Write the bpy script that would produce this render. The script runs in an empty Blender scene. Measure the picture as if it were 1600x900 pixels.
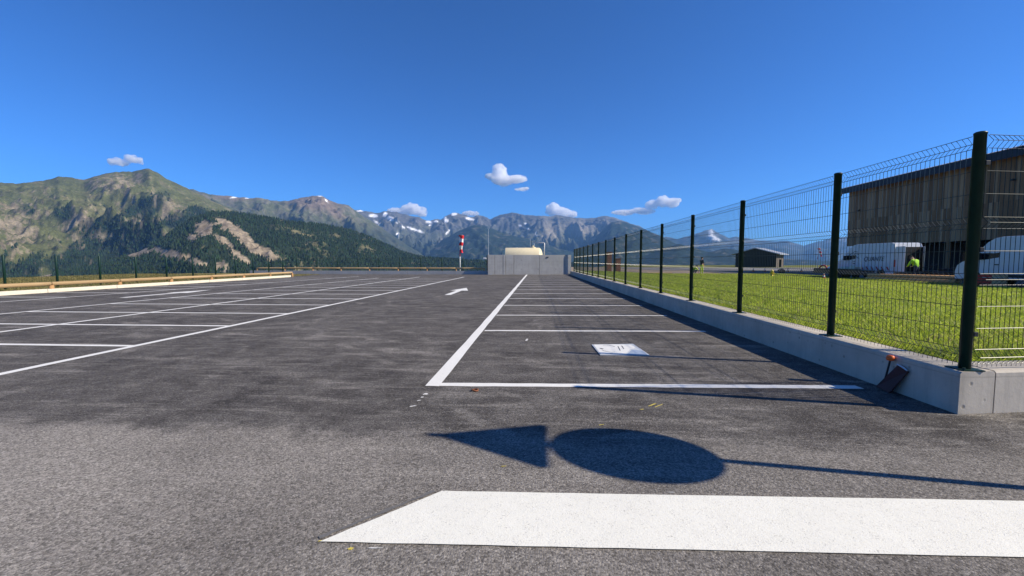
import bpy, bmesh, math, random
import numpy as np
from mathutils import Vector, Matrix, Euler
random.seed(7); rng = np.random.default_rng(11)
SC = bpy.context.scene
COL = SC.collection
R = math.radians

# ------------------------------------------------------------------ camera
F_PX, CAM_H = 662.0, 1.35
PITCH, YAW = math.atan(42 / 662), math.atan(40 / 663)
cam_d = bpy.data.cameras.new('camera'); cam = bpy.data.objects.new('camera', cam_d); COL.objects.link(cam)
cam_d.sensor_width = 36.0; cam_d.lens = 36.0 * F_PX / 1600.0
cam_d.clip_start = 0.05; cam_d.clip_end = 90000
cam.location = (0, 0, CAM_H); cam.rotation_euler = (math.pi / 2 - PITCH, 0, YAW)
SC.camera = cam
CM = np.array(Euler(cam.rotation_euler).to_matrix())

# ------------------------------------------------------------------ sky, sun, exposure
SUN_EL, SUN_AZ = 35.5, 98.5            # azimuth clockwise from +Y (the direction of the bay lines)
w = bpy.data.worlds.new('World'); SC.world = w; w.use_nodes = True
nt = w.node_tree; nt.nodes.clear()
sky = nt.nodes.new('ShaderNodeTexSky'); sky.sky_type = 'NISHITA'; sky.sun_disc = False
sky.sun_elevation = R(SUN_EL); sky.sun_rotation = R(SUN_AZ)
sky.altitude = 2200; sky.air_density = 1.0; sky.dust_density = 0.35; sky.ozone_density = 4.5
bg = nt.nodes.new('ShaderNodeBackground'); bg.inputs[1].default_value = 0.062
wo = nt.nodes.new('ShaderNodeOutputWorld')
tint = nt.nodes.new('ShaderNodeMix'); tint.data_type = 'RGBA'; tint.blend_type = 'MULTIPLY'; tint.inputs[0].default_value = 1.0
tint.inputs[7].default_value = (.46, .94, 1.36, 1)      # the deep clear blue of thin mountain air
nt.links.new(sky.outputs[0], tint.inputs[6]); gam = nt.nodes.new('ShaderNodeGamma'); gam.inputs[1].default_value = 1.16
nt.links.new(tint.outputs[2], gam.inputs[0]); nt.links.new(gam.outputs[0], bg.inputs[0]); nt.links.new(bg.outputs[0], wo.inputs[0])
sl = bpy.data.lights.new('sun', 'SUN'); sl.energy = 5.0; sl.angle = R(0.5); sl.color = (1.0, 0.895, 0.72)
sun = bpy.data.objects.new('sun', sl); COL.objects.link(sun)
to_sun = Vector((math.sin(R(SUN_AZ)) * math.cos(R(SUN_EL)), math.cos(R(SUN_AZ)) * math.cos(R(SUN_EL)), math.sin(R(SUN_EL))))
sun.rotation_euler = (-to_sun).to_track_quat('-Z', 'Y').to_euler()
SC.view_settings.view_transform = 'Standard'; SC.view_settings.look = 'None'
SC.view_settings.gamma = 1.0; SC.view_settings.exposure = 0.54
SC.render.engine = 'CYCLES'
SC.cycles.use_denoising = True
SC.cycles.max_bounces = 28; SC.cycles.diffuse_bounces = 4; SC.cycles.glossy_bounces = 3; SC.cycles.transmission_bounces = 4; SC.cycles.volume_bounces = 24; SC.cycles.volume_step_rate = .35; SC.cycles.transparent_max_bounces = 12

# ------------------------------------------------------------------ where a point of the photograph lies on the ground
def ray(px, py): return CM @ np.array([(px - 800) / F_PX, -(py - 450) / F_PX, -1.0])
def G(px, py, z=0.0):
    d = ray(px, py); t = (z - CAM_H) / d[2]
    return (float(d[0] * t), float(d[1] * t))

# ------------------------------------------------------------------ materials
MATS = {}
def nodes(m):
    m.use_nodes = True; t = m.node_tree; t.nodes.clear()
    o = t.nodes.new('ShaderNodeOutputMaterial'); b = t.nodes.new('ShaderNodeBsdfPrincipled')
    t.links.new(b.outputs[0], o.inputs[0]); return t, b, o
class NT:
    def __init__(s, t): s.t = t
    def n(s, ty, **k):
        n = s.t.nodes.new(ty)
        for a, v in k.items(): setattr(n, a, v)
        return n
    def L(s, a, b): s.t.links.new(a, b)
    def pos(s, scale=(1, 1, 1), obj=False, rot=(0, 0, 0)):
        src = s.n('ShaderNodeTexCoord').outputs['Object'] if obj else s.n('ShaderNodeNewGeometry').outputs['Position']
        mp = s.n('ShaderNodeMapping'); mp.inputs['Scale'].default_value = scale; mp.inputs['Rotation'].default_value = rot
        s.L(src, mp.inputs[0]); return mp.outputs[0]
    def noise(s, vec, scale, detail=4, rough=.6, dist=0.0):
        n = s.n('ShaderNodeTexNoise'); n.inputs['Scale'].default_value = scale; n.inputs['Detail'].default_value = detail
        n.inputs['Roughness'].default_value = rough; n.inputs['Distortion'].default_value = dist
        s.L(vec, n.inputs['Vector']); return n.outputs['Fac']
    def ramp(s, fac, lo, hi, a=0.0, b=1.0):
        n = s.n('ShaderNodeMapRange'); n.clamp = True
        n.inputs[1].default_value = lo; n.inputs[2].default_value = hi; n.inputs[3].default_value = a; n.inputs[4].default_value = b
        s.L(fac, n.inputs[0]); return n.outputs[0]
    def math(s, op, a, b):
        n = s.n('ShaderNodeMath', operation=op)
        for i, v in enumerate((a, b)):
            if isinstance(v, (int, float)): n.inputs[i].default_value = v
            else: s.L(v, n.inputs[i])
        return n.outputs[0]
    def mix(s, fac, a, b, mode='MIX'):
        n = s.n('ShaderNodeMix', data_type='RGBA', blend_type=mode)
        for i, v in ((0, fac), (6, a), (7, b)):
            if isinstance(v, (int, float)): n.inputs[i].default_value = v
            elif isinstance(v, tuple): n.inputs[i].default_value = (*v, 1)
            else: s.L(v, n.inputs[i])
        return n.outputs[2]
    def bump(s, h, strength, dist, bsdf):
        n = s.n('ShaderNodeBump'); n.inputs['Strength'].default_value = strength; n.inputs['Distance'].default_value = dist
        s.L(h, n.inputs['Height']); s.L(n.outputs[0], bsdf.inputs['Normal'])

def mat(name, col, rough=.6, var=.18, scale=6.0, metal=0.0, bump=0.0, bscale=60.0, bdist=.004, col2=None, stretch=(1, 1, 1), spec=.4, obj=True):
    if name in MATS: return MATS[name]
    m = bpy.data.materials.new(name); t, b, o = nodes(m); k = NT(t)
    p = k.pos(stretch, obj=obj)
    n1 = k.noise(p, scale, 6, .65)
    f = k.ramp(n1, .3, .7)
    lo = tuple(c * (1 - var) for c in col)
    hi = col2 if col2 else tuple(min(1, c * (1 + var)) for c in col)
    k.L(k.mix(f, lo, hi), b.inputs['Base Color'])
    b.inputs['Roughness'].default_value = rough; b.inputs['Metallic'].default_value = metal
    b.inputs['Specular IOR Level'].default_value = spec
    if bump: k.bump(k.noise(p, bscale, 5, .6), bump, bdist, b)
    MATS[name] = m; return m

def asphalt():
    m = bpy.data.materials.new('asphalt'); t, b, o = nodes(m); k = NT(t)
    p = k.pos()
    g1 = k.noise(p, 70, 4, .8); g2 = k.noise(p, 24, 4, .75)
    vor = k.n('ShaderNodeTexVoronoi'); vor.inputs['Scale'].default_value = 95; k.L(p, vor.inputs['Vector'])
    cell = k.n('ShaderNodeSeparateColor'); k.L(vor.outputs['Color'], cell.inputs[0])
    big = k.noise(p, .38, 6, .62, .5); mid = k.noise(p, 1.9, 7, .7, .4); patch = k.noise(p, .75, 4, .6)
    base = k.mix(k.ramp(big, .34, .66), (.042, .0375, .035), (.090, .082, .075))
    base = k.mix(k.ramp(mid, .42, .66, 0, .65), base, (.155, .144, .133))
    # thin pale scuffs left by turning tyres, in three directions, in patches
    for rot, sx, sy, sc, lo, amt in ((24, .55, 3.6, 1.0, .54, .6), (-36, .5, 4.5, 1.0, .54, .7), (66, .6, 5.0, .9, .55, .6)):
        st = k.noise(k.pos((sx, sy, 1), rot=(0, 0, R(rot))), sc, 7, .72, .5)
        f = k.math('MULTIPLY', k.ramp(st, lo, lo + .13, 0, amt), k.ramp(k.noise(k.pos(rot=(0, 0, R(rot * 3))), .55, 5, .7), .40, .58))
        base = k.mix(f, base, (.27, .25, .226))
    brk = k.noise(p, 1.1, 6, .75); warp = k.ramp(k.noise(p, .5, 3, .5), .2, .8, -.5, .5)
    for cx, cy, rad, wd, amt in ((-14, 1, 9.2, .10, .8), (-14, 1, 10.7, .08, .6), (4, 13, 8.3, .09, .7), (4, 13, 9.7, .07, .6), (-6.5, -4, 9.6, .10, .7), (-6.5, -4, 11.1, .07, .6), (-1, 22, 15.2, .09, .7), (-9, 12, 4.6, .07, .6), (-2.5, 9.5, 2.6, .06, .6)):
        vs = k.n('ShaderNodeVectorMath', operation='DISTANCE'); k.L(p, vs.inputs[0]); vs.inputs[1].default_value = (cx, cy, 0)
        dd = k.n('ShaderNodeMath', operation='ABSOLUTE'); k.L(k.math('SUBTRACT', k.math('ADD', vs.outputs['Value'], warp), rad), dd.inputs[0])
        f = k.math('MULTIPLY', k.ramp(dd.outputs[0], wd * .3, wd * 1.6, amt, 0), k.ramp(brk, .48, .66))
        base = k.mix(f, base, (.27, .25, .226))
    sep = k.n('ShaderNodeSeparateXYZ'); k.L(k.n('ShaderNodeNewGeometry').outputs['Position'], sep.inputs[0])
    wob = k.math('ADD', sep.outputs[1], k.ramp(k.noise(p, .9, 7, .75), .25, .75, -.38, .38))
    near = k.ramp(wob, 3.05, 3.3, 1, 0)          # older, paler paving in front of the seam
    near = k.math('MULTIPLY', k.math('MULTIPLY', near, k.ramp(sep.outputs[0], -2.6, .8, 1.0, .6)), k.ramp(patch, .3, .6, .5, 1.0))
    base = k.mix(near, base, (.265, .243, .216))
    dust = k.ramp(k.noise(k.pos((.7, 1.4, 1)), 6.0, 8, .82), .52, .72, 0, .5)
    base = k.mix(dust, base, (.24, .227, .21))
    # stones, pits and chips
    def scale(c, f):
        n = k.n('ShaderNodeVectorMath', operation='SCALE'); k.L(c, n.inputs[0]); k.L(f, n.inputs['Scale']); return n.outputs[0]
    base = scale(base, k.ramp(g2, .25, .75, .72, 1.28))
    base = scale(base, k.ramp(g1, .28, .72, .48, 1.52))
    base = scale(base, k.ramp(cell.outputs[0], 0, 1, .55, 1.45))
    chip = k.math('MULTIPLY', k.ramp(cell.outputs[1], .90, .93), k.ramp(vor.outputs['Distance'], .2, .45, 1, 0))
    base = k.mix(k.math('MULTIPLY', chip, .75), base, (.42, .40, .37))
    k.L(base, b.inputs['Base Color'])
    b.inputs['Roughness'].default_value = .88; b.inputs['Specular IOR Level'].default_value = .2
    k.bump(k.math('ADD', k.math('MULTIPLY', g2, .8), k.math('ADD', g1, k.math('MULTIPLY', vor.outputs['Distance'], -.5))), .9, .006, b)
    MATS['asphalt'] = m; return m

def paint_mat(name, col, wear=.58):
    m = bpy.data.materials.new(name); t, b, o = nodes(m); k = NT(t); p = k.pos()
    g = k.noise(p, 120, 3, .7); big = k.noise(p, 3.2, 6, .7)
    c = k.mix(k.ramp(big, .3, .75), tuple(x * .93 for x in col), col)
    sc = k.math('MULTIPLY', k.ramp(g, wear, wear + .07), k.ramp(k.noise(p, 14, 5, .7), .42, .62))
    c = k.mix(k.math('MULTIPLY', sc, .6), c, (.2, .195, .185))
    c = k.mix(k.ramp(k.noise(p, 1.2, 5, .7), .55, .8, 0, .22), c, (.45, .43, .4))
    k.L(c, b.inputs['Base Color']); b.inputs['Roughness'].default_value = .7; b.inputs['Specular IOR Level'].default_value = .3
    k.bump(k.math('ADD', k.noise(p, 60, 4, .7), k.ramp(k.noise(p, 150, 2, .5), .6, .7, 0, -.6)), .45, .0045, b)
    MATS[name] = m; return m

def concrete(name, col, dark=.72, streaks=.35):
    m = bpy.data.materials.new(name); t, b, o = nodes(m); k = NT(t); p = k.pos()
    n1 = k.noise(p, 1.3, 7, .65); n2 = k.noise(p, 18, 6, .7); st = k.noise(k.pos((5, 5, .35)), 1.8, 6, .7)
    c = k.mix(k.ramp(n1, .3, .7), tuple(x * dark for x in col), col)
    c = k.mix(k.ramp(st, .5, .78, 0, streaks), c, tuple(x * .5 for x in col))
    c = k.mix(k.ramp(n2, .62, .74, 0, .4), c, tuple(x * .55 for x in col))
    vor = k.n('ShaderNodeTexVoronoi'); vor.inputs['Scale'].default_value = 7; k.L(p, vor.inputs['Vector'])
    sepz = k.n('ShaderNodeSeparateXYZ'); k.L(k.n('ShaderNodeNewGeometry').outputs['Position'], sepz.inputs[0])
    zz = k.math('ADD', sepz.outputs[2], k.ramp(n1, .2, .8, -.012, .012)); ln = k.math('PINGPONG', zz, .165)
    c = k.mix(k.ramp(ln, .0, .009, .45, 0), c, tuple(x * .45 for x in col))
    pit = k.math('MULTIPLY', k.ramp(vor.outputs['Distance'], .06, .16, 1, 0), k.ramp(n1, .36, .5))
    c = k.mix(k.math('MULTIPLY', pit, .7), c, tuple(x * .3 for x in col))
    k.L(c, b.inputs['Base Color']); b.inputs['Roughness'].default_value = .85; b.inputs['Specular IOR Level'].default_value = .25
    k.bump(k.math('SUBTRACT', n2, pit), .45, .006, b)
    MATS[name] = m; return m

def wood(name, col, col2, axis=2, scale=2.0, rough=.75):
    m = bpy.data.materials.new(name); t, b, o = nodes(m); k = NT(t)
    s = [9.0, 9.0, 9.0]; s[axis] = .5
    oi = k.n('ShaderNodeObjectInfo'); add = k.n('ShaderNodeVectorMath', operation='ADD')
    k.L(k.pos(tuple(s), obj=True), add.inputs[0]); mul = k.math('MULTIPLY', oi.outputs['Random'], 40.0); k.L(mul, add.inputs[1])
    gr = k.noise(add.outputs[0], scale, 7, .7, .4)
    c = k.mix(k.ramp(gr, .32, .68), col, col2)
    c = k.mix(k.ramp(oi.outputs['Random'], 0, 1, 0, .45), c, tuple(x * .55 for x in col))
    k.L(c, b.inputs['Base Color']); b.inputs['Roughness'].default_value = rough; b.inputs['Specular IOR Level'].default_value = .25
    k.bump(gr, .4, .01, b)
    MATS[name] = m; return m

def vcol_mat(name, detail=.02, amt=.55, bump=0.0, fine=.12):
    m = bpy.data.materials.new(name); t, b, o = nodes(m); k = NT(t)
    at = k.n('ShaderNodeVertexColor', layer_name='tint'); p = k.pos()
    n1 = k.noise(p, detail, 8, .72); n2 = k.noise(p, fine, 4, .7)
    f = k.ramp(n1, .25, .75, 1 - amt, 1 + amt); f2 = k.ramp(n2, .25, .75, .5, 1.5)
    c = k.mix(1.0, at.outputs['Color'], (1, 1, 1), 'MULTIPLY')
    vm = k.n('ShaderNodeVectorMath', operation='SCALE'); k.L(c, vm.inputs[0]); k.L(k.math('MULTIPLY', f, f2), vm.inputs['Scale'])
    k.L(vm.outputs[0], b.inputs['Base Color'])
    b.inputs['Roughness'].default_value = .95; b.inputs['Specular IOR Level'].default_value = .05
    if bump: k.bump(n1, .8, bump, b)
    MATS[name] = m; return m

asphalt()
paint_mat('white_paint', (.78, .77, .73)); paint_mat('cream_paint', (.80, .785, .70), .56)
paint_mat('yellow_paint', (.62, .5, .08), .45); paint_mat('primer', (.14, .135, .13), .5); paint_mat('chalk', (.7, .69, .66), .45)
concrete('wall_concrete', (.57, .515, .43), .66, .6); concrete('end_concrete', (.43, .425, .41), .78, .45); concrete('kerb_concrete', (.74, .68, .55), .85, .15)
concrete('strip_concrete', (.5, .47, .42), .8, .2)
mat('fence_green', (.005, .028, .021), .45, .25, 14, spec=.3); mat('wire_green', (.006, .022, .019), .4, .2, 20, spec=.4)
mat('galvanised', (.55, .56, .57), .4, .15, 12, metal=.7)
wood('rail_wood', (.36, .24, .12), (.5, .36, .2), 0); wood('post_wood', (.38, .21, .09), (.5, .3, .14), 2)
wood('barn_wood_dark', (.22, .115, .052), (.38, .22, .105), 2); wood('barn_wood_mid', (.38, .225, .11), (.56, .36, .195), 2); wood('barn_wood_pale', (.42, .31, .2), (.55, .42, .28), 2)
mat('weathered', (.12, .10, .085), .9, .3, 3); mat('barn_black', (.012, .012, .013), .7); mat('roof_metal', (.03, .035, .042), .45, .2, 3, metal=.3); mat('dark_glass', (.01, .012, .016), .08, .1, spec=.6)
mat('van_white', (.55, .58, .62), .3, .05, 2, spec=.5); mat('tyre', (.012, .012, .012), .85, .2, 20); mat('rim', (.25, .25, .26), .4, .1, metal=.6)
mat('black_plastic', (.018, .018, .02), .55); mat('red_lamp', (.35, .02, .015), .25); mat('clear_lamp', (.6, .6, .58), .15); mat('ink', (.03, .04, .07), .6)
mat('red_paint', (.45, .03, .02), .5); mat('white_cloth', (.75, .74, .72), .9); mat('red_cloth', (.55, .02, .03), .85)
mat('tank_cream', (.74, .64, .42), .5, .06, 2); mat('corten', (.16, .05, .028), .9, .4, 5, bump=.3)
mat('hivis', (.30, .62, .02), .8, .1, 8); mat('hivis_yellow', (.55, .70, .03), .8, .1, 8); mat('black_cloth', (.012, .011, .014), .9); mat('skin', (.45, .27, .19), .6, .08); mat('hair', (.03, .02, .015), .8)
mat('reflective', (.7, .7, .68), .4); mat('denim', (.03, .04, .07), .9); mat('boot', (.03, .022, .016), .8)
mat('maroon', (.05, .012, .014), .6, .3, 6); mat('orange_plastic', (.75, .13, .02), .5, .1); mat('cone_orange', (.7, .12, .02), .6); mat('yellow_iron', (.75, .55, .03), .45, .1)
mat('sheet_metal', (.62, .64, .64), .55, .12, 5, metal=.15); mat('sheet_white', (.78, .77, .72), .6, .08, 7); mat('sheet_blue', (.33, .4, .5), .5, .1, 6); mat('sign_back', (.45, .46, .47), .5, .1, metal=.5)
mat('rust', (.2, .07, .03), .9, .4, 30); mat('sack', (.62, .55, .4), .9, .25, 8, bump=.4); mat('plank_tan', (.5, .36, .2), .8, .2, 5); mat('log_orange', (.62, .33, .13), .8, .25, 5, stretch=(1, 4, 4))
mat('sign_white', (.8, .8, .8), .4, .03); mat('sign_red', (.6, .02, .02), .4, .05)

# ------------------------------------------------------------------ mesh helpers
class MB:
    def __init__(s): s.v = []; s.f = []; s.m = []; s.mi = 0
    def add(s, vs, fs):
        o = len(s.v); s.v += [tuple(v) for v in vs]; s.f += [tuple(i + o for i in f) for f in fs]; s.m += [s.mi] * len(fs); return s
    def box(s, x0, x1, y0, y1, z0, z1, bev=0.0):
        if bev <= 0:
            return s.add([(x0, y0, z0), (x1, y0, z0), (x1, y1, z0), (x0, y1, z0), (x0, y0, z1), (x1, y0, z1), (x1, y1, z1), (x0, y1, z1)],
                         [(3, 2, 1, 0), (4, 5, 6, 7), (0, 1, 5, 4), (1, 2, 6, 5), (2, 3, 7, 6), (3, 0, 4, 7)])
        bm = bmesh.new(); bmesh.ops.create_cube(bm, size=1)
        for v in bm.verts: v.co = ((x0 + x1) / 2 + v.co.x * (x1 - x0), (y0 + y1) / 2 + v.co.y * (y1 - y0), (z0 + z1) / 2 + v.co.z * (z1 - z0))
        bmesh.ops.bevel(bm, geom=bm.edges[:], offset=bev, segments=2, affect='EDGES', profile=.6)
        bm.verts.index_update(); s.add([v.co[:] for v in bm.verts], [[v.index for v in f.verts] for f in bm.faces]); bm.free(); return s
    def tube(s, pts, r, n=6, cap=True, roll=0.0):
        pts = [Vector(p) for p in pts]; rs = r if isinstance(r, (list, tuple)) else [r] * len(pts)
        vs, fs = [], []
        for i, p in enumerate(pts):
            d = (pts[min(i + 1, len(pts) - 1)] - pts[max(i - 1, 0)]).normalized()
            a = Vector((0, 0, 1)) if abs(d.z) < .95 else Vector((1, 0, 0))
            u = d.cross(a).normalized(); v = d.cross(u)
            for k in range(n):
                an = 2 * math.pi * k / n + roll; vs.append(p + (u * math.cos(an) + v * math.sin(an)) * rs[i])
        for i in range(len(pts) - 1):
            for k in range(n): a = i * n + k; b = i * n + (k + 1) % n; fs.append((a, b, b + n, a + n))
        if cap: fs.append(tuple(range(n))[::-1]); fs.append(tuple(range((len(pts) - 1) * n, len(pts) * n)))
        return s.add(vs, fs)
    def lathe(s, prof, n=16, c=(0, 0, 0), axis='z'):
        vs, fs = [], []
        for (r, z) in prof:
            for k in range(n):
                a = 2 * math.pi * k / n; q = (r * math.cos(a), r * math.sin(a), z)
                if axis == 'x': q = (q[2], q[0], q[1])
                if axis == 'y': q = (q[0], q[2], q[1])
                vs.append((q[0] + c[0], q[1] + c[1], q[2] + c[2]))
        for i in range(len(prof) - 1):
            for k in range(n): a = i * n + k; b = i * n + (k + 1) % n; fs.append((a, b, b + n, a + n))
        fs.append(tuple(range(n))); fs.append(tuple(range((len(prof) - 1) * n, len(prof) * n)))
        return s.add(vs, fs)
    def prism(s, poly, z0, z1):
        n = len(poly)
        return s.add([(x, y, z0) for x, y in poly] + [(x, y, z1) for x, y in poly],
                     [tuple(range(n))[::-1], tuple(range(n, 2 * n))] + [(i, (i + 1) % n, (i + 1) % n + n, i + n) for i in range(n)])
    def mesh(s, name, mats, smooth=False):
        me = bpy.data.meshes.new(name); me.from_pydata(s.v, [], s.f)
        for m in (mats if isinstance(mats, (list, tuple)) else [mats]): me.materials.append(MATS[m] if isinstance(m, str) else m)
        bm = bmesh.new(); bm.from_mesh(me); bmesh.ops.recalc_face_normals(bm, faces=bm.faces[:]); bm.to_mesh(me); bm.free()
        if len(set(s.m)) > 1:
            me.polygons.foreach_set('material_index', s.m)
        if smooth: me.polygons.foreach_set('use_smooth', [True] * len(me.polygons))
        return me
    def build(s, name, mats, parent=None, smooth=False, loc=None, rot=None):
        return link(name, s.mesh(name, mats, smooth), parent, loc, rot)
def link(name, me, parent=None, loc=None, rot=None):
    o = bpy.data.objects.new(name, me); COL.objects.link(o)
    if parent: o.parent = parent
    if loc is not None: o.location = loc
    if rot is not None: o.rotation_euler = rot
    return o
def thing(name, label, cat, loc=(0, 0, 0), rz=0.0, group=None):
    o = link(name, None, None, loc, (0, 0, rz)); return tag(o, label, cat, group)
def tag(o, label, cat=None, group=None, kind=None):
    o['label'] = label
    if cat: o['category'] = cat
    if group: o['group'] = group
    if kind: o['kind'] = kind
    return o
def dup(root, loc, rz=None, label=None):
    def cp(o, par):
        c = o.copy(); COL.objects.link(c); c.parent = par
        for ch in o.children: cp(ch, c)
        return c
    r = cp(root, None); r.location = loc
    if rz is not None: r.rotation_euler = (0, 0, rz)
    if label: r['label'] = label
    return r
def fast_mesh(name, V, Fq, mats, cols=None, smooth=True, k=4):
    me = bpy.data.meshes.new(name); V = np.asarray(V, np.float32); Fq = np.asarray(Fq, np.int32)
    me.vertices.add(len(V)); me.vertices.foreach_set('co', V.ravel())
    me.loops.add(Fq.size); me.loops.foreach_set('vertex_index', Fq.ravel())
    me.polygons.add(len(Fq)); me.polygons.foreach_set('loop_start', np.arange(0, Fq.size, k, dtype=np.int32))
    me.polygons.foreach_set('use_smooth', np.full(len(Fq), smooth))
    me.update(calc_edges=True); me.validate()
    for m in mats: me.materials.append(MATS[m])
    if cols is not None: set_cols(me, cols)
    return me
def set_cols(me, cols):
    a = me.color_attributes.new('tint', 'FLOAT_COLOR', 'POINT')
    c = np.ones((len(me.vertices), 4), np.float32); c[:, :3] = cols; a.data.foreach_set('color', c.ravel())

# ------------------------------------------------------------------ numpy noise
def _h(ix, iy, s):
    n = (ix.astype(np.int64) * 374761393 + iy.astype(np.int64) * 668265263 + s * 1442695041) & 0xffffffff
    n = ((n ^ (n >> 13)) * 1274126177) & 0xffffffff
    return ((n ^ (n >> 16)) & 0xffff) / 65535.0 * 2 * math.pi
def perlin(x, y, s=0):
    x = np.asarray(x, float); y = np.asarray(y, float)
    ix = np.floor(x); iy = np.floor(y); fx = x - ix; fy = y - iy
    u = fx ** 3 * (fx * (fx * 6 - 15) + 10); v = fy ** 3 * (fy * (fy * 6 - 15) + 10)
    def g(a, b): an = _h(ix + a, iy + b, s); return np.cos(an) * (fx - a) + np.sin(an) * (fy - b)
    return ((g(0, 0) * (1 - u) + g(1, 0) * u) * (1 - v) + (g(0, 1) * (1 - u) + g(1, 1) * u) * v) * 1.5
def fbm(x, y, o=5, s=0, gain=.5):
    r = 0; a = 1.0; t = 0
    for i in range(o): r = r + a * perlin(x * 2 ** i, y * 2 ** i, s + i * 17); t += a; a *= gain
    return r / t
def ridged(x, y, o=5, s=0):
    r = 0; a = 1.0; t = 0; wt = 1.0
    for i in range(o):
        n = (1 - np.abs(perlin(x * 2 ** i, y * 2 ** i, s + i * 23))) ** 2 * wt
        r = r + a * n; t += a; a *= .5; wt = np.clip(n * 1.6, 0, 1)
    return r / t
def sm(x, a, b): t = np.clip((x - a) / (b - a), 0, 1); return t * t * (3 - 2 * t)
def project(P):
    C = (P - np.array([0, 0, CAM_H])) @ CM
    return 800 + F_PX * C[..., 0] / -C[..., 2], 450 - F_PX * C[..., 1] / -C[..., 2]

# ------------------------------------------------------------------ ground: plateau falling away into the valley
vcol_mat('ground_cover', .35, .5, fine=4.0)
vcol_mat('mountain_cover', .02, .45, 8.0, .11)
def plateau_out(x, y):
    edge = 47 + 110 * sm(x, 2, 26)
    d = np.maximum.reduce([-41.0 - x + .0 * y, y - edge, x - 320, -120 - y])
    return np.maximum(d, 0)
def ground_z(x, y):
    o = plateau_out(x, y)
    return -.06 - np.minimum(.10 * o + .004 * np.minimum(o, 100) ** 2, 210)
rr = np.concatenate([np.linspace(0, 90, 100), 90 * (20000 / 90) ** (np.arange(1, 101) / 100)])
th = np.linspace(0, 2 * np.pi, 281)[:-1]
RR, TH = np.meshgrid(rr, th, indexing='ij'); GX = RR * np.cos(TH); GY = RR * np.sin(TH)
GZ = ground_z(GX, GY) + np.where(plateau_out(GX, GY) > 30, fbm(GX / 60, GY / 60, 4, 3) * 6, 0)
nr, nth = RR.shape; I = np.arange(nr * nth).reshape(nr, nth)
FQ = np.stack([I[:-1], I[1:], np.roll(I[1:], -1, 1), np.roll(I[:-1], -1, 1)], -1).reshape(-1, 4)
nz1 = fbm(GX / 9, GY / 9, 5, 41)[..., None]; out = sm(plateau_out(GX, GY), 12, 60)[..., None]
gc = np.array([.16, .17, .05]) * (1 + .5 * nz1); dry = np.array([.27, .22, .10])
lf = sm(-GX, 15, 22)[..., None]
gc = gc * (1 - lf) + (dry * (1 + .4 * nz1) * .75 + gc * .25) * lf
gc = gc * (1 - out) + np.array([.028, .045, .026]) * out
ground = link('ground', fast_mesh('ground', np.stack([GX, GY, GZ], -1).reshape(-1, 3), FQ, ['ground_cover'], gc.reshape(-1, 3)))
tag(ground, 'grassy plateau falling away into the valley', kind='structure')

# ------------------------------------------------------------------ mountains
def mountain(name, label, prof, D, Df, Db, zf, px0, px1, nx, ny, amp, gs, skew, powr, paint, seed, jag=1.2, dvar=.08, rocky=.45):
    px = np.linspace(px0, px1, nx); py = np.interp(px, [p[0] for p in prof], [p[1] for p in prof])
    py = py + jag * fbm(px / 14, px * 0 + seed, 4, seed)
    d = np.stack([(px - 800) / F_PX, -(py - 450) / F_PX, -np.ones(nx)], -1) @ CM.T
    hl = np.hypot(d[:, 0], d[:, 1]); ux, uy, te = d[:, 0] / hl, d[:, 1] / hl, d[:, 2] / hl
    Dr = D * (1 + dvar * fbm(px / 170, px * 0 + 3.3, 3, seed + 5)); zr = CAM_H + Dr * te
    nb = max(6, ny // 6)
    t = np.concatenate([np.linspace(0, 1, ny), 1 + np.linspace(0, 1, nb + 1)[1:]])
    T = t[None, :]; tf = np.clip(T, 0, 1)
    DD = np.where(T <= 1, Df + (Dr[:, None] - Df) * tf, Dr[:, None] + (Db - D) * (T - 1))
    X = ux[:, None] * DD; Y = uy[:, None] * DD
    gz = np.where(T <= 1, tf ** powr, 1 - 1.0 * (T - 1) ** 1.2)
    Z = zf + (zr[:, None] - zf) * gz
    hgt = (zr[:, None] - zf)
    arc = np.arctan2(ux, uy)[:, None] * D
    gul = ridged(arc / gs + skew * DD / gs + seed, DD / (gs * 2.4), 6, seed)
    gul2 = ridged(X / (gs * .45), Y / (gs * .45), 5, seed + 9)
    env = np.where(T <= 1, np.sin(np.pi * np.clip(tf, 0, 1) ** .9) ** .8 * (1 - sm(tf, .94, 1.0)) , .0)
    gul3 = ridged(X / (gs * .16) + .4 * gul, Y / (gs * .16), 4, seed + 14)
    Z = Z + amp * hgt * env * ((gul - .62) + rocky * (gul2 - .6) + rocky * .42 * (gul3 - .6)) + np.where(T <= 1, fbm(X / 60, Y / 60, 4, seed + 2) * 9 * env, 0)
    n0, n1 = X.shape; I = np.arange(n0 * n1).reshape(n0, n1)
    FQ = np.stack([I[:-1, :-1], I[1:, :-1], I[1:, 1:], I[:-1, 1:]], -1).reshape(-1, 4)
    P = np.stack([X, Y, Z], -1)
    me = fast_mesh(name, P.reshape(-1, 3), FQ, ['mountain_cover'])
    N = np.zeros(len(me.vertices) * 3, np.float32); me.vertices.foreach_get('normal', N); N = np.abs(N.reshape(n0, n1, 3))
    qx, qy = project(P)
    cols, forest = paint(qx, qy, P, N[..., 2], T + 0 * X, gul)
    set_cols(me, cols.reshape(-1, 3))
    o = link(name, me); tag(o, label, kind='structure')
    return P, forest, N
def C3(*c): return np.array(c)
def lerp(a, b, f): return a + (b - a) * f[..., None]
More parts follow.
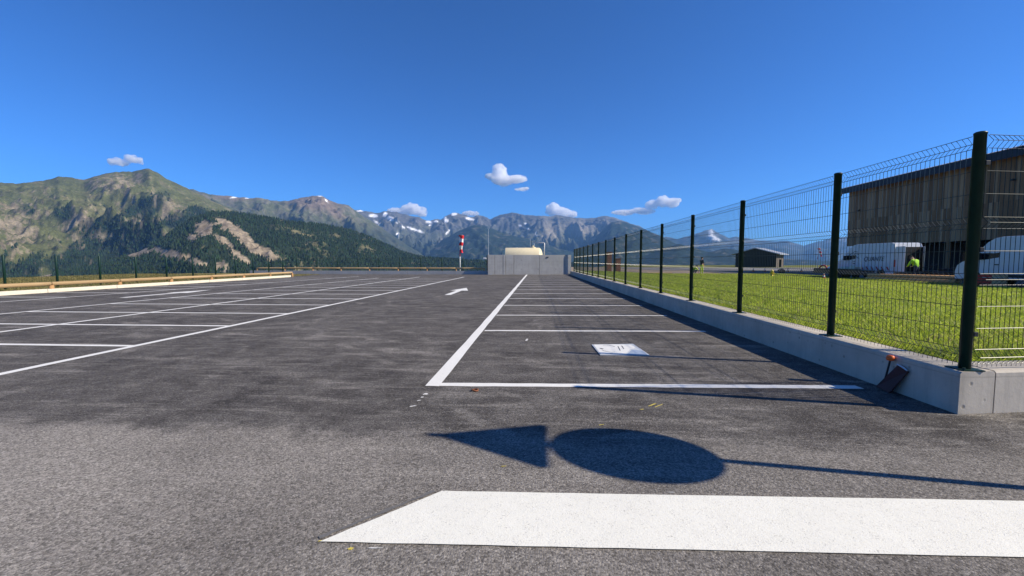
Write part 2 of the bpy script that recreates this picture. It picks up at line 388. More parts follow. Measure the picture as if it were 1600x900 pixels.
def ell(qx, qy, lst, s, j=5.0, soft=.35):
    m = np.zeros(qx.shape)
    wx = qx + j * fbm(qx / 9, qy / 5, 4, s); wy = qy + j * .5 * fbm(qx / 9 + 50, qy / 5, 4, s + 3)
    for e in lst:
        cx, cy, rx, ry = e[:4]; a = R(e[4]) if len(e) > 4 else 0
        dx, dy = wx - cx, wy - cy; u = (dx * math.cos(a) + dy * math.sin(a)) / rx; v = (-dx * math.sin(a) + dy * math.cos(a)) / ry
        m = np.maximum(m, 1 - sm(np.hypot(u, v), 1 - soft, 1 + soft))
    return m

FOREST = C3(.020, .032, .020)
def paint_left(qx, qy, P, nz, T, gul):
    n1 = fbm(P[..., 0] / 160, P[..., 1] / 160, 5, 1); n2 = fbm(P[..., 0] / 38, P[..., 1] / 38, 5, 2, .65); n1 = .6 * n1; n3 = fbm(P[..., 0] / 15, P[..., 1] / 15, 3, 4)
    c = lerp(np.broadcast_to(C3(.095, .105, .045), P.shape), C3(.165, .148, .085), sm(n1 + .5 * n2, -.1, .5))
    rock = sm(n2 + .7 * n3 + .6 * n1 + 1.0 * (.70 - nz) + .5 * ell(qx, qy, [(185, 283, 42, 13), (20, 350, 40, 40), (130, 365, 34, 22, 40), (265, 322, 40, 8, 10), (215, 345, 22, 4), (160, 372, 30, 5, 5)], 5, 12, .6), .26, .5)
    rock = rock * (1 - .7 * ell(qx, qy, [(275, 300, 45, 16, 28)], 6, 6, .5))
    c = lerp(c, C3(.27, .215, .17) * (1 + .6 * n2[..., None]), rock * .58)
    b = np.interp(qx, [-300, 0, 60, 110, 150, 200, 240, 280, 330, 400], [395, 398, 402, 378, 350, 330, 318, 330, 338, 335])
    diag = fbm((qx + qy * 1.2) / 28, (qy - qx * .25) / 60, 5, 21)
    fr = sm(qy - b + 62 * diag + 12 * n2, -7, 9)
    fr = np.maximum(fr, ell(qx, qy, [(225, 322, 40, 9, -28), (100, 335, 14, 12), (45, 330, 10, 6)], 8, 10, .5))
    fr = fr * (1 - .9 * ell(qx, qy, [(205, 345, 26, 4, 4), (165, 370, 26, 5, 8), (203, 360, 8, 4), (40, 395, 34, 7, -24), (100, 385, 40, 6, -30), (70, 430, 10, 14), (262, 362, 12, 7)], 9, 9, .5))
    fr *= 1 - .6 * sm(rock, .6, 1) * sm(n2, 0, .4)
    c = lerp(c, FOREST, fr); return c, fr
def paint_forest(qx, qy, P, nz, T, gul):
    n2 = fbm(P[..., 0] / 26, P[..., 1] / 26, 5, 31, .65); n1 = fbm(P[..., 0] / 120, P[..., 1] / 120, 4, 33)
    rk = ell(qx, qy, [(318, 357, 15, 13, 10), (365, 360, 36, 9, 33), (405, 391, 36, 9, 25), (350, 378, 24, 5, 35), (300, 372, 10, 6, 0), (215, 394, 22, 7, -8), (262, 396, 28, 7, 14), (300, 407, 22, 5, 22), (372, 400, 22, 6, 35), (348, 416, 12, 7, 20), (70, 428, 12, 10)], 12, 9, .5)
    sc = ell(qx, qy, [(510, 388, 40, 14, 0), (480, 362, 45, 6, 8), (560, 385, 30, 10, 20), (535, 368, 22, 6, 10)], 14, 14, .8) * sm(n2 + n1, -.12, .3)
    ground_c = lerp(np.broadcast_to(C3(.07, .085, .035), P.shape), C3(.17, .155, .085), sm(n1, -.2, .3))
    c = lerp(ground_c, C3(.25, .205, .15) * (1 + .9 * n2[..., None]), sm(rk + .6 * n2, .38, .66))
    fr = np.clip(1 - sm(rk + .9 * n2, .42, .58) - .75 * sc - .8 * sm(n1 + .6 * n2, .33, .5), 0, 1)
    c = lerp(c, FOREST, fr); return c, fr
def paint_mid(qx, qy, P, nz, T, gul):
    n1 = fbm(P[..., 0] / 300, P[..., 1] / 300, 5, 51); n2 = fbm(P[..., 0] / 80, P[..., 1] / 80, 5, 53)
    c = lerp(np.broadcast_to(C3(.085, .095, .052), P.shape), C3(.16, .15, .11), sm(n1 + n2, -.25, .4))
    red = ell(qx, qy, [(490, 315, 46, 13, 8), (362, 308, 26, 5, 3), (520, 328, 22, 8, 40)], 15, 10, .6)
    c = lerp(c, C3(.19, .145, .115) * (1 + .5 * n2[..., None]), red * .85)
    fr = sm(qy - 332 - (qx - 420) * .12 + 26 * n1 + 16 * n2, -6, 16); c = lerp(c, C3(.03, .043, .03), fr * .75)
    sn = ell(qx, qy, [(365, 308.5, 6, 1.3, -10), (386, 309.5, 3, 1), (499, 306, 4, 1.2, 10), (510, 314, 4, 1, 50)], 17, 2, .4)
    return lerp(c, C3(.8, .82, .85), sn), fr * 0
SNOW = [(562, 329.5, 7, 1.5), (584, 337, 9, 3.6, 10), (602, 335, 5, 4, -50), (611, 342, 10, 4, 20), (571, 345, 7, 1.7, 30), (594, 354, 6, 1.6, 40), (588, 347, 5, 1.5, 35), (651, 360, 14, 2.4, 18), (640, 356, 6, 2, 20), (671, 347, 7, 2.6, 12), (630, 355, 5, 1.6, 25), (622, 348, 5, 1.4, 30), (695, 341, 3, 4, 20), (709, 334.5, 6, 3.2), (681, 346, 5, 1.8), (735, 342, 9, 2.2, 14), (697, 345, 4, 4, -30), (821, 349, 3, 1.8), (812, 353, 3, 2), (825, 357, 4, 1), (700, 362, 6, 2, -50), (622, 366, 3, 4, 30), (672, 352, 4, 1.3), (745, 347, 3, 1), (836, 366, 3, 1)]
def paint_far(qx, qy, P, nz, T, gul):
    n1 = fbm(P[..., 0] / 400, P[..., 1] / 400, 5, 61); n2 = fbm(P[..., 0] / 100, P[..., 1] / 100, 5, 63)
    c = lerp(np.broadcast_to(C3(.080, .082, .080), P.shape), C3(.165, .155, .14), sm(n1 + .9 * n2, -.2, .45))
    gr = sm(qy - 355 + 22 * n1 + 10 * n2, -5, 12); c = lerp(c, C3(.07, .085, .05), gr * .6)
    sc = ell(qx, qy, [(905, 358, 26, 10, 0), (860, 365, 14, 16, 30), (690, 385, 8, 14, 10)], 19, 9, .7); c = lerp(c, C3(.27, .24, .20), sc * .7)
    fr = sm(qy - 376 + 26 * n1 + 14 * n2, -5, 12); c = lerp(c, C3(.025, .036, .03), fr * .85)
    sn = np.clip(1.1 * ell(qx, qy, [(e[0], e[1], e[2] * .75, e[3] * .72, *e[4:]) for e in SNOW], 23, 3.0, .4), 0, 1)
    return lerp(c, C3(.86, .88, .9), sn), fr * 0
def paint_dark(qx, qy, P, nz, T, gul):
    n1 = fbm(P[..., 0] / 200, P[..., 1] / 200, 5, 71); n2 = fbm(P[..., 0] / 70, P[..., 1] / 70, 4, 73)
    c = np.broadcast_to(FOREST, P.shape) * (1 + .5 * n2[..., None])
    op = sm(n1 + .7 * n2, .22, .48) * .8
    return lerp(c, C3(.14, .13, .10), op), op * 0
def paint_haze(qx, qy, P, nz, T, gul):
    n1 = fbm(P[..., 0] / 500, P[..., 1] / 500, 5, 81); n2 = fbm(P[..., 0] / 150, P[..., 1] / 150, 5, 83)
    c = lerp(np.broadcast_to(C3(.04, .052, .04), P.shape), C3(.15, .145, .13), sm(n1 + n2 - (qy - 378) * .02, -.1, .5))
    sn = np.clip(1.3 * ell(qx, qy, [(1111, 363, 3.5, 5, -15), (1112, 371, 7, 3.5, 10), (1120, 374, 6, 2.2, 10), (1082, 371, 3, 1)], 29, 3, .4), 0, 1)
    return lerp(c, C3(.86, .88, .9), sn), n1 * 0

PROF_L = [(-500, 320), (-300, 298), (-120, 292), (0, 285), (30, 287), (50, 284), (75, 281), (92, 276), (112, 277), (130, 281), (148, 276), (165, 271), (190, 267.5), (205, 269), (220, 264.5), (232, 264), (245, 269), (262, 280), (290, 293), (315, 305), (340, 318), (380, 335), (440, 360), (520, 398), (600, 420)]
PROF_F = [(-500, 420), (-100, 440), (60, 432), (150, 415), (220, 392), (262, 366), (300, 341), (330, 331), (350, 331), (385, 334), (420, 340), (455, 346), (500, 350), (540, 357), (570, 367), (600, 380), (625, 392), (650, 400), (690, 404), (760, 408), (900, 412)]
PROF_M = [(150, 330), (250, 300), (300, 296), (330, 304), (352, 306), (376, 308), (394, 310), (405, 309), (430, 314), (450, 314), (470, 309), (490, 306), (503, 306), (515, 313), (533, 319), (545, 321), (556, 330), (580, 345), (620, 372), (660, 398), (700, 415)]
PROF_S = [(430, 350), (520, 335), (548, 327), (560, 328), (572, 330), (590, 333), (600, 330), (617, 331), (640, 337), (655, 340), (672, 345), (690, 342), (700, 336), (708, 332), (722, 334), (735, 339), (747, 337), (757, 338), (767, 342), (780, 336), (800, 332), (815, 335), (835, 337), (850, 338), (870, 336), (892, 340), (920, 341), (947, 337), (972, 344), (1000, 354), (1030, 372), (1080, 395), (1130, 415)]
PROF_N = [(560, 420), (640, 403), (662, 394), (688, 378), (712, 363), (738, 352), (757, 352), (785, 364), (830, 374), (872, 388), (920, 398), (1000, 412)]
PROF_R = [(800, 415), (870, 404), (905, 388), (935, 366), (955, 347), (968, 345), (985, 350), (1005, 357), (1030, 368), (1060, 383), (1085, 394), (1115, 404), (1180, 415)]
PROF_H = [(900, 390), (1000, 372), (1040, 370), (1060, 373), (1085, 366), (1100, 361), (1112, 357), (1125, 366), (1140, 372), (1150, 369), (1165, 372), (1200, 377), (1230, 376), (1256, 384), (1275, 378), (1300, 373), (1330, 368), (1420, 366), (1520, 372), (1700, 368), (2100, 380)]
PROF_K = [(960, 415), (1010, 398), (1040, 387), (1060, 381), (1080, 386), (1108, 394), (1132, 388), (1150, 390), (1180, 399), (1215, 404), (1300, 408), (1500, 409), (1800, 410)]
PL, FL, NL = mountain('mountain', 'green and rocky mountain with a rounded summit at the left', PROF_L, 3900, 1500, 5600, -190, -520, 600, 560, 230, .25, 560, .55, 1.05, paint_left, 3, 2.0)
PF, FF, NF = mountain('forested_hill', 'dark forested hill with pale cliffs in front of the left mountain', PROF_F, 2100, 750, 3000, -190, -500, 900, 560, 170, .16, 330, -.5, 1.0, paint_forest, 8, 1.2)
mountain('mountain_ridge', 'grey green ridge with a reddish summit behind the forested hill', PROF_M, 6200, 3600, 8200, -190, 150, 700, 300, 150, .34, 600, .2, 1.0, paint_mid, 13, 2.2)
mountain('snowy_mountains', 'jagged grey mountains with snow patches in the centre', PROF_S, 9300, 5200, 12000, -190, 430, 1130, 460, 180, .42, 900, .25, 1.1, paint_far, 17, 3.0)
mountain('dark_spur', 'dark wooded spur below the snowy mountains', PROF_N, 6700, 4200, 7800, -190, 560, 1000, 200, 90, .22, 600, .3, 1.0, paint_dark, 19, 1.0)
mountain('dark_mountain', 'dark blue wooded mountain right of the tank', PROF_R, 7200, 4200, 8800, -190, 800, 1180, 200, 110, .22, 700, -.4, 1.0, paint_dark, 23, 1.0)
mountain('distant_range', 'hazy blue range with one snowy peak at the right', PROF_H, 14500, 9000, 18000, -190, 900, 2100, 420, 110, .30, 1500, .2, 1.0, paint_haze, 29, 2.4)
mountain('low_wooded_hill', 'low dark wooded hill behind the hangar', PROF_K, 5600, 3400, 6800, -190, 960, 1800, 240, 70, .15, 500, .3, 1.0, paint_dark, 31, 1.0)

def forest(name, label, P, fr, N, count, h0, h1, seed):
    r = np.random.default_rng(seed); wgt = fr.copy(); wgt[fr < .45] = 0
    # the visible side only, weighted by ground area
    a = np.linalg.norm(np.cross(P[1:, :-1] - P[:-1, :-1], P[:-1, 1:] - P[:-1, :-1]), axis=-1); wq = wgt[:-1, :-1] * a
    qx, qy = project(P[:-1, :-1]); wq = wq * ((qx > -220) & (qx < 1000))
    p = (wq / wq.sum()).ravel(); idx = r.choice(p.size, count, p=p); i, j = np.divmod(idx, wq.shape[1])
    u, v = r.random((2, count, 1))
    B = P[i, j] + (P[i + 1, j] - P[i, j]) * u + (P[i, j + 1] - P[i, j]) * v
    hh = r.uniform(h0, h1, count); rad = hh * r.uniform(.28, .46, count); rot = r.uniform(0, 6.28, count)
    n = 4; V = np.zeros((count, n + 1, 3)); V[:, n] = B; V[:, n, 2] += hh
    for q in range(n):
        an = rot + q * 2 * np.pi / n; rq = rad * r.uniform(.75, 1.2, count); V[:, q] = B; V[:, q, 0] += np.cos(an) * rq; V[:, q, 1] += np.sin(an) * rq; V[:, q, 2] -= 1.5
    base = np.arange(count)[:, None] * (n + 1)
    Fs = np.stack([np.stack([base[:, 0] + q, base[:, 0] + (q + 1) % n, base[:, 0] + n], -1) for q in range(n)], 1).reshape(-1, 3)
    tone = r.uniform(.55, 1.5, (count, 1, 1)); cc = np.array([.026, .043, .022]) * tone * (1 + r.uniform(-.15, .15, (count, 1, 3)))
    cc = np.broadcast_to(cc, (count, n + 1, 3)).reshape(-1, 3)
    o = link(name, fast_mesh(name, V.reshape(-1, 3), Fs, ['foliage'], cc, False, 3)); tag(o, label, kind='stuff')
vcol_mat('foliage', .3, .25, fine=1.0)
forest('conifer_forest', 'dark conifer forest covering the hill with pale cliffs', PF, FF, NF, 76000, 6, 11.5, 5)
forest('mountain_forest', 'dark conifer woods on the lower slopes of the left mountain', PL, FL, NL, 70000, 7, 13, 6)

# ------------------------------------------------------------------ sheets on the plateau
def sheet(name, polys, z, m, label, parent=None):
    b = MB()
    for poly in polys: b.add([(x, y, z(x, y) if callable(z) else z) for x, y in poly], [tuple(range(len(poly)))])
    o = b.build(name, m, parent); tag(o, label, kind='structure'); return o
WX = lambda y: 3.70 - .012 * (y - 4)           # left face of the low wall
END_Y = 42.5
lot = sheet('parking_lot', [[(-20.95, -14), (WX(-14), -14), (WX(3.9), 3.9), (WX(43.4), 43.4), (-20.95, 43.4)], [(-30, 34.9), (-20.95, 34.9), (-20.95, END_Y), (-30, END_Y)], [(WX(-14), -14), (24, -14), (24, 7.15), (WX(3.9), 3.95)]], 0.0, 'asphalt', 'grey asphalt parking lot')
vcol_mat('lawn_cover', .8, .45, fine=6.0)
mat('dirt', (.24, .18, .125), .95, .3, .6, col2=(.33, .26, .19), obj=False, bump=.4, bscale=8, bdist=.05)
mat('sand', (.52, .4, .24), .95, .2, .8, obj=False); mat('runway', (.17, .165, .16), .9, .2, .4, obj=False)
mat('apron_asphalt', (.075, .075, .077), .9, .25, .5, obj=False)
def lawn_z(x, y): return .02 + .26 * (1 - sm(np.asarray(x), 5.0, 13.0)) * (1 - .0 * np.asarray(y))
KX = lambda y: 22.5 + (y - 20) * .108
lx = np.linspace(0, 1, 40); ly = np.linspace(4.15, 44.5, 60); LX, LY = np.meshgrid(lx, ly, indexing='ij')
LXX = (WX(LY) + .3) * (1 - LX) + KX(LY) * LX
LY = np.maximum(LY, 4.15 + (LXX - 3.7) * .158)      # the front run of the wall bounds the lawn
LZ = lawn_z(LXX, LY); I = np.arange(LX.size).reshape(LX.shape)
FQ = np.stack([I[:-1, :-1], I[1:, :-1], I[1:, 1:], I[:-1, 1:]], -1).reshape(-1, 4)
nl = fbm(LXX / 3, LY / 3, 4, 91)[..., None]
lawn = link('lawn', fast_mesh('lawn', np.stack([LXX, LY, LZ], -1).reshape(-1, 3), FQ, ['lawn_cover'], (C3(.16, .20, .035) * (1 + .5 * nl)).reshape(-1, 3)))
tag(lawn, 'green lawn between the fence and the apron', kind='structure')
sheet('dirt_ground', [[(3.2, 44.5), (22, 44.5), (26, 62), (30, 100), (5, 100)]], -.03, 'dirt', 'bare brown earth beyond the lawn')
sheet('sand_strip', [[(13.5, 41.8), (19.5, 41.2), (20.5, 43.3), (14.0, 44.2)]], .032, 'sand', 'strip of tan sand at the far edge of the lawn')
sheet('apron', [[(KX(14) + .3, 14), (80, 14), (80, 64), (22, 64), (20.5, 46), (KX(44.5) + .3, 44.5)]], 0.0, 'apron_asphalt', 'dark asphalt apron in front of the barn')
sheet('runway', [[(18, 64.1), (140, 64.1), (140, 92), (14, 92)]], .004, 'runway', 'pale grey runway crossing behind the apron')
kb = MB()
ys = np.linspace(14, 44.5, 12)
for a, b_ in zip(ys[:-1], ys[1:]):
    p = [(KX(a), a + .01), (KX(a) + .28, a + .01), (KX(b_) + .28, b_ - .01), (KX(b_), b_ - .01)]; kb.prism(p, -.05, .07)
tag(kb.build('apron_kerb', 'strip_concrete'), 'pale concrete kerb along the lawn edge', kind='structure')

# ------------------------------------------------------------------ painted markings (children of the lot)
def marking(name, poly, z, m, jit=.006, seg=.12):
    pts = []
    for (a, b_) in zip(poly, poly[1:] + poly[:1]):
        L_ = math.hypot(b_[0] - a[0], b_[1] - a[1]); n = max(1, min(60, int(L_ / seg)))
        for i in range(n): t = i / n; pts.append((a[0] + (b_[0] - a[0]) * t + random.uniform(-jit, jit), a[1] + (b_[1] - a[1]) * t + random.uniform(-jit, jit)))
    bm = MB(); bm.add([(x, y, z) for x, y in pts], [tuple(range(len(pts)))])
    return bm.build(name, m, lot)
def bar(name, a, b_, wd, z=.004, m='white_paint', **k):
    a = Vector(a); b_ = Vector(b_); d = (b_ - a).normalized(); n = Vector((-d.y, d.x)) * wd / 2
    return marking(name, [tuple(a - n), tuple(b_ - n), tuple(b_ + n), tuple(a + n)], z, m, **k)
bar('edge_line', (-1.13, 4.44), (-1.06, 42.2), .15, .005)
bar('bay_line', (-1.2, 4.50), (3.45, 4.68), .12)
for k in range(15):
    y = 8.12 + 2.36 * k
    if y < 41.5: bar('bay_line', (-1.02, y), (3.32 - .012 * y, y + .16), .105 if k < 4 else .11)
def lineX(p, q): return lambda y: p[0] + (q[0] - p[0]) * (y - p[1]) / (q[1] - p[1])
LA, LB, LC, LD = lineX((-6.4, 4.6), (-6.21, 35.5)), lineX((-10.21, 7.4), (-9.99, 35.3)), lineX((-13.66, 9.9), (-12.75, 32.4)), lineX((-17.72, 12.9), (-16.68, 25.35))
for f_, y0, y1 in ((LA, -6, 35.6), (LB, -2, 35.4), (LC, -2, 33.2), (LD, -2, 36.5)): bar('edge_line', (f_(y0), y0), (f_(y1), y1), .13, .005, seg=.5)
for k in range(13):
    y = 6.28 + 2.08 * k + .006 * k * k
    bar('bay_line', (LA(y) - .05, y + .02), (LC(y) + .04 if k else LC(y), y + .0), .115, seg=.3)
for k in range(11):
    y = 12.6 + 2.2 * k
    bar('bay_line', (LD(y) - .04, y), (-20.6, y - .1), .11, seg=.4)
def arrow(x, y0, y1, sx=1.0):
    w1, w2 = .11 * sx, .36 * sx; yh = y0 + (y1 - y0) * .55
    return marking('arrow_marking', [(x - w1, y0), (x + w1, y0), (x + w1, yh), (x + w2, yh), (x, y1), (x - w2, yh), (x - w1, yh)], .005, 'white_paint', .004, .3)
arrow(-3.58, 16.7, 21.2, 1.15); arrow(-15.3, 14.7, 19.0, 1.3)
cb = marking('crossing_bar', [(-1.04, 1.895), (8.6, 2.16), (8.6, 2.64), (-.555, 2.375)], .006, 'cream_paint', .002, .05)
cb['label'] = 'wide cream crossing stripe in the foreground'
bar('primer_edge', (-1.06, 1.925), (-.60, 2.375), .02, .0045, 'primer', jit=.006, seg=.04)
def splat(name, c, rx, ry, ang, m, n=13, z=.0035):
    pts = []
    for i in range(n):
        a = 2 * math.pi * i / n; r_ = random.uniform(.5, 1.1); x, y = rx * r_ * math.cos(a), ry * r_ * math.sin(a)
        pts.append((c[0] + x * math.cos(ang) - y * math.sin(ang), c[1] + x * math.sin(ang) + y * math.cos(ang)))
    bm = MB(); bm.add([(x, y, z) for x, y in pts], [tuple(range(n))]); return bm.build(name, m, lot)
for (c, rx, ry, an) in ((G(1019, 633), .09, .011, .75), (G(1030, 634), .08, .008, .75), (G(1003, 640), .028, .012, .3), (G(548, 858), .016, .012, 0), (G(519, 832), .02, .007, .7), (G(786, 729), .022, .008, .2), (G(940, 664), .03, .008, .4), (G(655, 777), .012, .004, .7), (G(500, 846), .012, .005, .4)):
    splat('paint_splash', c, rx, ry, an, 'yellow_paint')
for (c, rx, ry, an) in ((G(665, 616), .035, .03, .4), (G(655, 626), .03, .012, .7), (G(645, 635), .045, .018, .5), (G(660, 621), .02, .02, .2), (G(585, 857), .05, .004, .05), (G(1050, 770), .03, .004, 0), (G(823, 531), .03, .16, -.1)):
    splat('chalk_smear', c, rx, ry, an, 'chalk')

# ------------------------------------------------------------------ low wall and its fence
WH, WT = .38, .34
wall = thing('low_concrete_wall', 'low grey concrete wall carrying the green mesh fence', 'wall')
FS = math.tan(R(9))
def wpanel(y0, y1, x_off0=0.0):
    g = .007; b = MB(); a = WX(y0), WX(y1); ch = .018
    pts = lambda y, x: [(x, y, -.3), (x, y, WH - ch), (x + ch, y, WH), (x + WT - ch, y, WH), (x + WT, y, WH - ch), (x + WT, y, -.3)]
    p, q = pts(y0 + g, a[0]), pts(y1 - g, a[1])
    if y0 < 4: p = [(x, y + (x - WX(3.88)) * FS, z) for x, y, z in p]          # the corner's front face follows the front run
    b.add(p + q, [(i, (i + 1) % 6, (i + 1) % 6 + 6, i + 6) for i in range(6)] + [(0, 1, 2, 3, 4, 5)[::-1], (6, 7, 8, 9, 10, 11)])
    o = b.build('panel', 'wall_concrete', wall); return o
cuts = [3.88, 10.1, 16.4, 22.7, 29.0, 35.2, 42.4]
for a, b_ in zip(cuts[:-1], cuts[1:]): wpanel(a, b_)
xs = [WX(3.9) + WT + .0, 4.02 + .0]
def fpanel(x0, x1):
    b = MB(); g = .008; ch = .018; yf = lambda x: 3.887 + (x - WX(3.88)) * FS; pts = lambda x: [(x, yf(x), -.3), (x, yf(x), WH - ch), (x, yf(x) + ch, WH), (x, yf(x) + WT, WH), (x, yf(x) + WT, -.3)]
    p, q = pts(x0 + g), pts(x1 - g); b.add(p + q, [(i, (i + 1) % 5, (i + 1) % 5 + 5, i + 5) for i in range(5)] + [(4, 3, 2, 1, 0), (5, 6, 7, 8, 9)]); b.build('panel', 'wall_concrete', wall)
# the joint of the front face lies at 1553 px: the first panel of the front run is short
jx = G(1556, 640)[0]
jx = WX(3.88) + WT
fpanel(jx + .004, jx + 2.5); fpanel(jx + 2.5, jx + 5.0); [fpanel(jx + 5.0 + 2.5 * i, jx + 7.5 + 2.5 * i) for i in range(5)]
b = MB(); b.box(WX(20) + .03 - .0, WX(20) + .2, 4.2, 4.3, .0, .1)   # mortar core behind the joints
core = MB(); core.add([(WX(y) + dx, y, z) for y in (3.95, 42.3) for dx in (.012, WT - .012) for z in (-.2, WH - .012)], [(0, 1, 3, 2), (4, 5, 7, 6), (0, 1, 5, 4), (2, 3, 7, 6), (1, 3, 7, 5), (0, 2, 6, 4)])
core.prism([(WX(3.9) + .1, 3.93), (jx + 17.4, 3.90 + (jx + 17.4 - WX(3.88)) * FS), (jx + 17.4, 4.18 + (jx + 17.4 - WX(3.88)) * FS), (WX(3.9) + .1, 4.19)], -.2, WH - .012); core.build('joint_filler', 'end_concrete', wall)

FX = lambda y: 3.84 - .012 * (y - 4)
fence = thing('mesh_fence', 'tall dark green welded mesh fence on the low concrete wall', 'fence')
ZL = [2.45, 2.337, 2.14, 1.942, 1.739, 1.638, 1.44, 1.237, 1.136, .944, .746, .555, .425]
FOLD = [(2.45, 2.393, 2.337), (1.739, 1.688, 1.638), (1.237, 1.186, 1.136), (.555, .49, .425)]
def mesh_panel(L_, step, rv, rh, zl=ZL, folds=FOLD, off=.045, nside=3):
    """welded wire panel in the local xz plane, its V folds bulging towards -y"""
    b = MB(); prof = [(zl[0], 0)]
    for (a, m_, c) in folds: prof += [(a, 0), (m_, -off), (c, 0)]
    prof.append((zl[-1] - .03, 0)); prof = sorted(set(prof), reverse=True)
    n = int(L_ / step); x0 = (L_ - n * step) / 2
    for i in range(n + 1): x = x0 + i * step; b.tube([(x, y, z) for z, y in prof], rv, nside, False)
    for z in zl: b.tube([(.02, -.004, z), (L_ - .02, -.004, z)], rh, 4, False)
    for (a, m_, c) in folds: b.tube([(.02, -off - .004, m_), (L_ - .02, -off - .004, m_)], rh, 4, False)
    return b
py_ = [4.0] + [5.72 + 2.45 * k for k in range(15)]
post_b = MB(); post_b.lathe([(.042, WH - .005), (.042, 2.45), (.045, 2.45), (.045, 2.463), (.032, 2.472)], 14); pm = post_b.mesh('post', 'fence_green', True)
fl_b = MB(); fl_b.box(-.09, .09, -.09, .09, WH, WH + .01); fl_b.lathe([(.012, WH + .01), (.012, WH + .03)], 6, (.07, .07, 0)); fl_b.lathe([(.012, WH + .01), (.012, WH + .03)], 6, (-.07, -.07, 0)); flm = fl_b.mesh('base_plate', 'fence_green')
cl_b = MB(); cl_b.box(-.018, .018, -.014, .014, -.02, .02, .004); clm = cl_b.mesh('clamp', 'black_plastic')
p245 = mesh_panel(2.37, .05, .0026, .0028).mesh('mesh_panel', 'wire_green'); p147 = mesh_panel(1.62, .05, .0026, .0028).mesh('mesh_panel_short', 'wire_green')
p245c = mesh_panel(2.37, .05, .0024, .0026).mesh('mesh_panel', 'wire_green')
for i, y in enumerate(py_):
    po = link('post', pm, fence, (FX(y), y, 0)); link('base_plate', flm, po)
    if i < 6:
        for z in (.7, 1.45, 2.2): link('clamp', clm, po, (.048, .02 if i else -.02, z))
    if i + 1 < len(py_):
        L_ = py_[i + 1] - y
        pn = link('mesh_panel', p147 if L_ < 2 else p245, fence, (FX(y + .04), y + .05, 0), (0, 0, math.pi / 2 + .012)); pn['kind'] = 'stuff'
fr_ = lambda d: (FX(4) + d * math.cos(R(9)), 4.0 + d * math.sin(R(9)) + .05 * min(1, d), 0)
pn = link('mesh_panel', p245, fence, fr_(.07), (0, 0, R(9))); pn['kind'] = 'stuff'
po = link('post', pm, fence, fr_(2.5)); link('base_plate', flm, po)
pn = link('mesh_panel', p245, fence, fr_(2.55), (0, 0, R(9))); pn['kind'] = 'stuff'
for i in range(2, 8):
    po = link('post', pm, fence, fr_(2.5 * i)); link('base_plate', flm, po)
    if i < 7: pn = link('mesh_panel', p245, fence, fr_(2.5 * i + .05), (0, 0, R(9))); pn['kind'] = 'stuff'

# ------------------------------------------------------------------ end wall with its wing
EXL, EXR, EWH = -4.95, 2.78, 1.97
EY0, EY1 = 42.0, 43.1
EWL = math.hypot(EXR - EXL, EY1 - EY0)
ew = thing('tall_concrete_wall', 'tall grey concrete wall with vertical panel joints at the end of the lot', 'wall', (EXL, EY0, 0), math.atan2(EY1 - EY0, EXR - EXL))
pxs = [760, 771, 784, 788, 801, 842, 883]
exs = [EWL * (p - 760) / 123.0 for p in pxs]
for i, (a, b_) in enumerate(zip(exs[:-1], exs[1:])):
    MB().box(a + .012, b_ - .012, -(.015 if i == 2 else 0), .3, -.2, EWH, .012).build('panel', 'end_concrete', ew)
MB().box(.02, EWL, .035, .27, -.2, EWH - .02).build('joint_filler', 'barn_black', ew)
MB().prism([(EWL + .002, .0), (EWL + .26, -.13), (EWL + .58, -.13), (EWL + .58, .3), (EWL + .002, .3)], -.2, EWH + .004).build('wing', 'end_concrete', ew)
for (x, z) in ((5.95, 1.74), (3.35, .55), (3.35, 1.45), (5.05, .55), (6.85, .55)):
    MB().lathe([(.03, 0), (.03, .05)], 8, (x, -.006, z), 'y').build('tie_hole', 'barn_black', ew)
MB().box(5.9, 6.1, -.05, -.001, 1.70, 1.78, .01).build('wall_lamp', 'black_plastic', ew)
fw = thing('far_kerb_wall', 'low concrete kerb wall under the far log rail', 'wall')
for k in range(6):
    MB().box(-30 + 4.17 * k + .01, -30 + 4.17 * (k + 1) - .01, END_Y, END_Y + .3, -.2, .36, .012).build('panel', 'end_concrete', fw)

# mast and lamp at the wall's left end
m_ = thing('mast', 'thin pale mast rising from the left end of the tall wall', 'pole', (EXL + .06, EY0 + .16, EWH))
MB().lathe([(.04, 0), (.04, .1), (.028, .12), (.02, 2.62)], 10).build('pole', 'galvanised', m_); MB().box(-.09, .09, -.05, .05, 2.62, 2.70, .02).build('head', 'galvanised', m_)
l_ = thing('lamp_post', 'black post with a white lamp head left of the tall wall', 'lamp', (EXL - .18, END_Y + .5, 0))
MB().lathe([(.05, -.1), (.05, 1.95)], 8).build('pole', 'black_plastic', l_); MB().box(-.40, -.08, -.12, .12, 1.55, 1.70, .04).build('lamp_head', 'sign_white', l_); MB().box(-.1, .0, -.02, .02, 1.6, 1.65).build('bracket', 'black_plastic', l_)

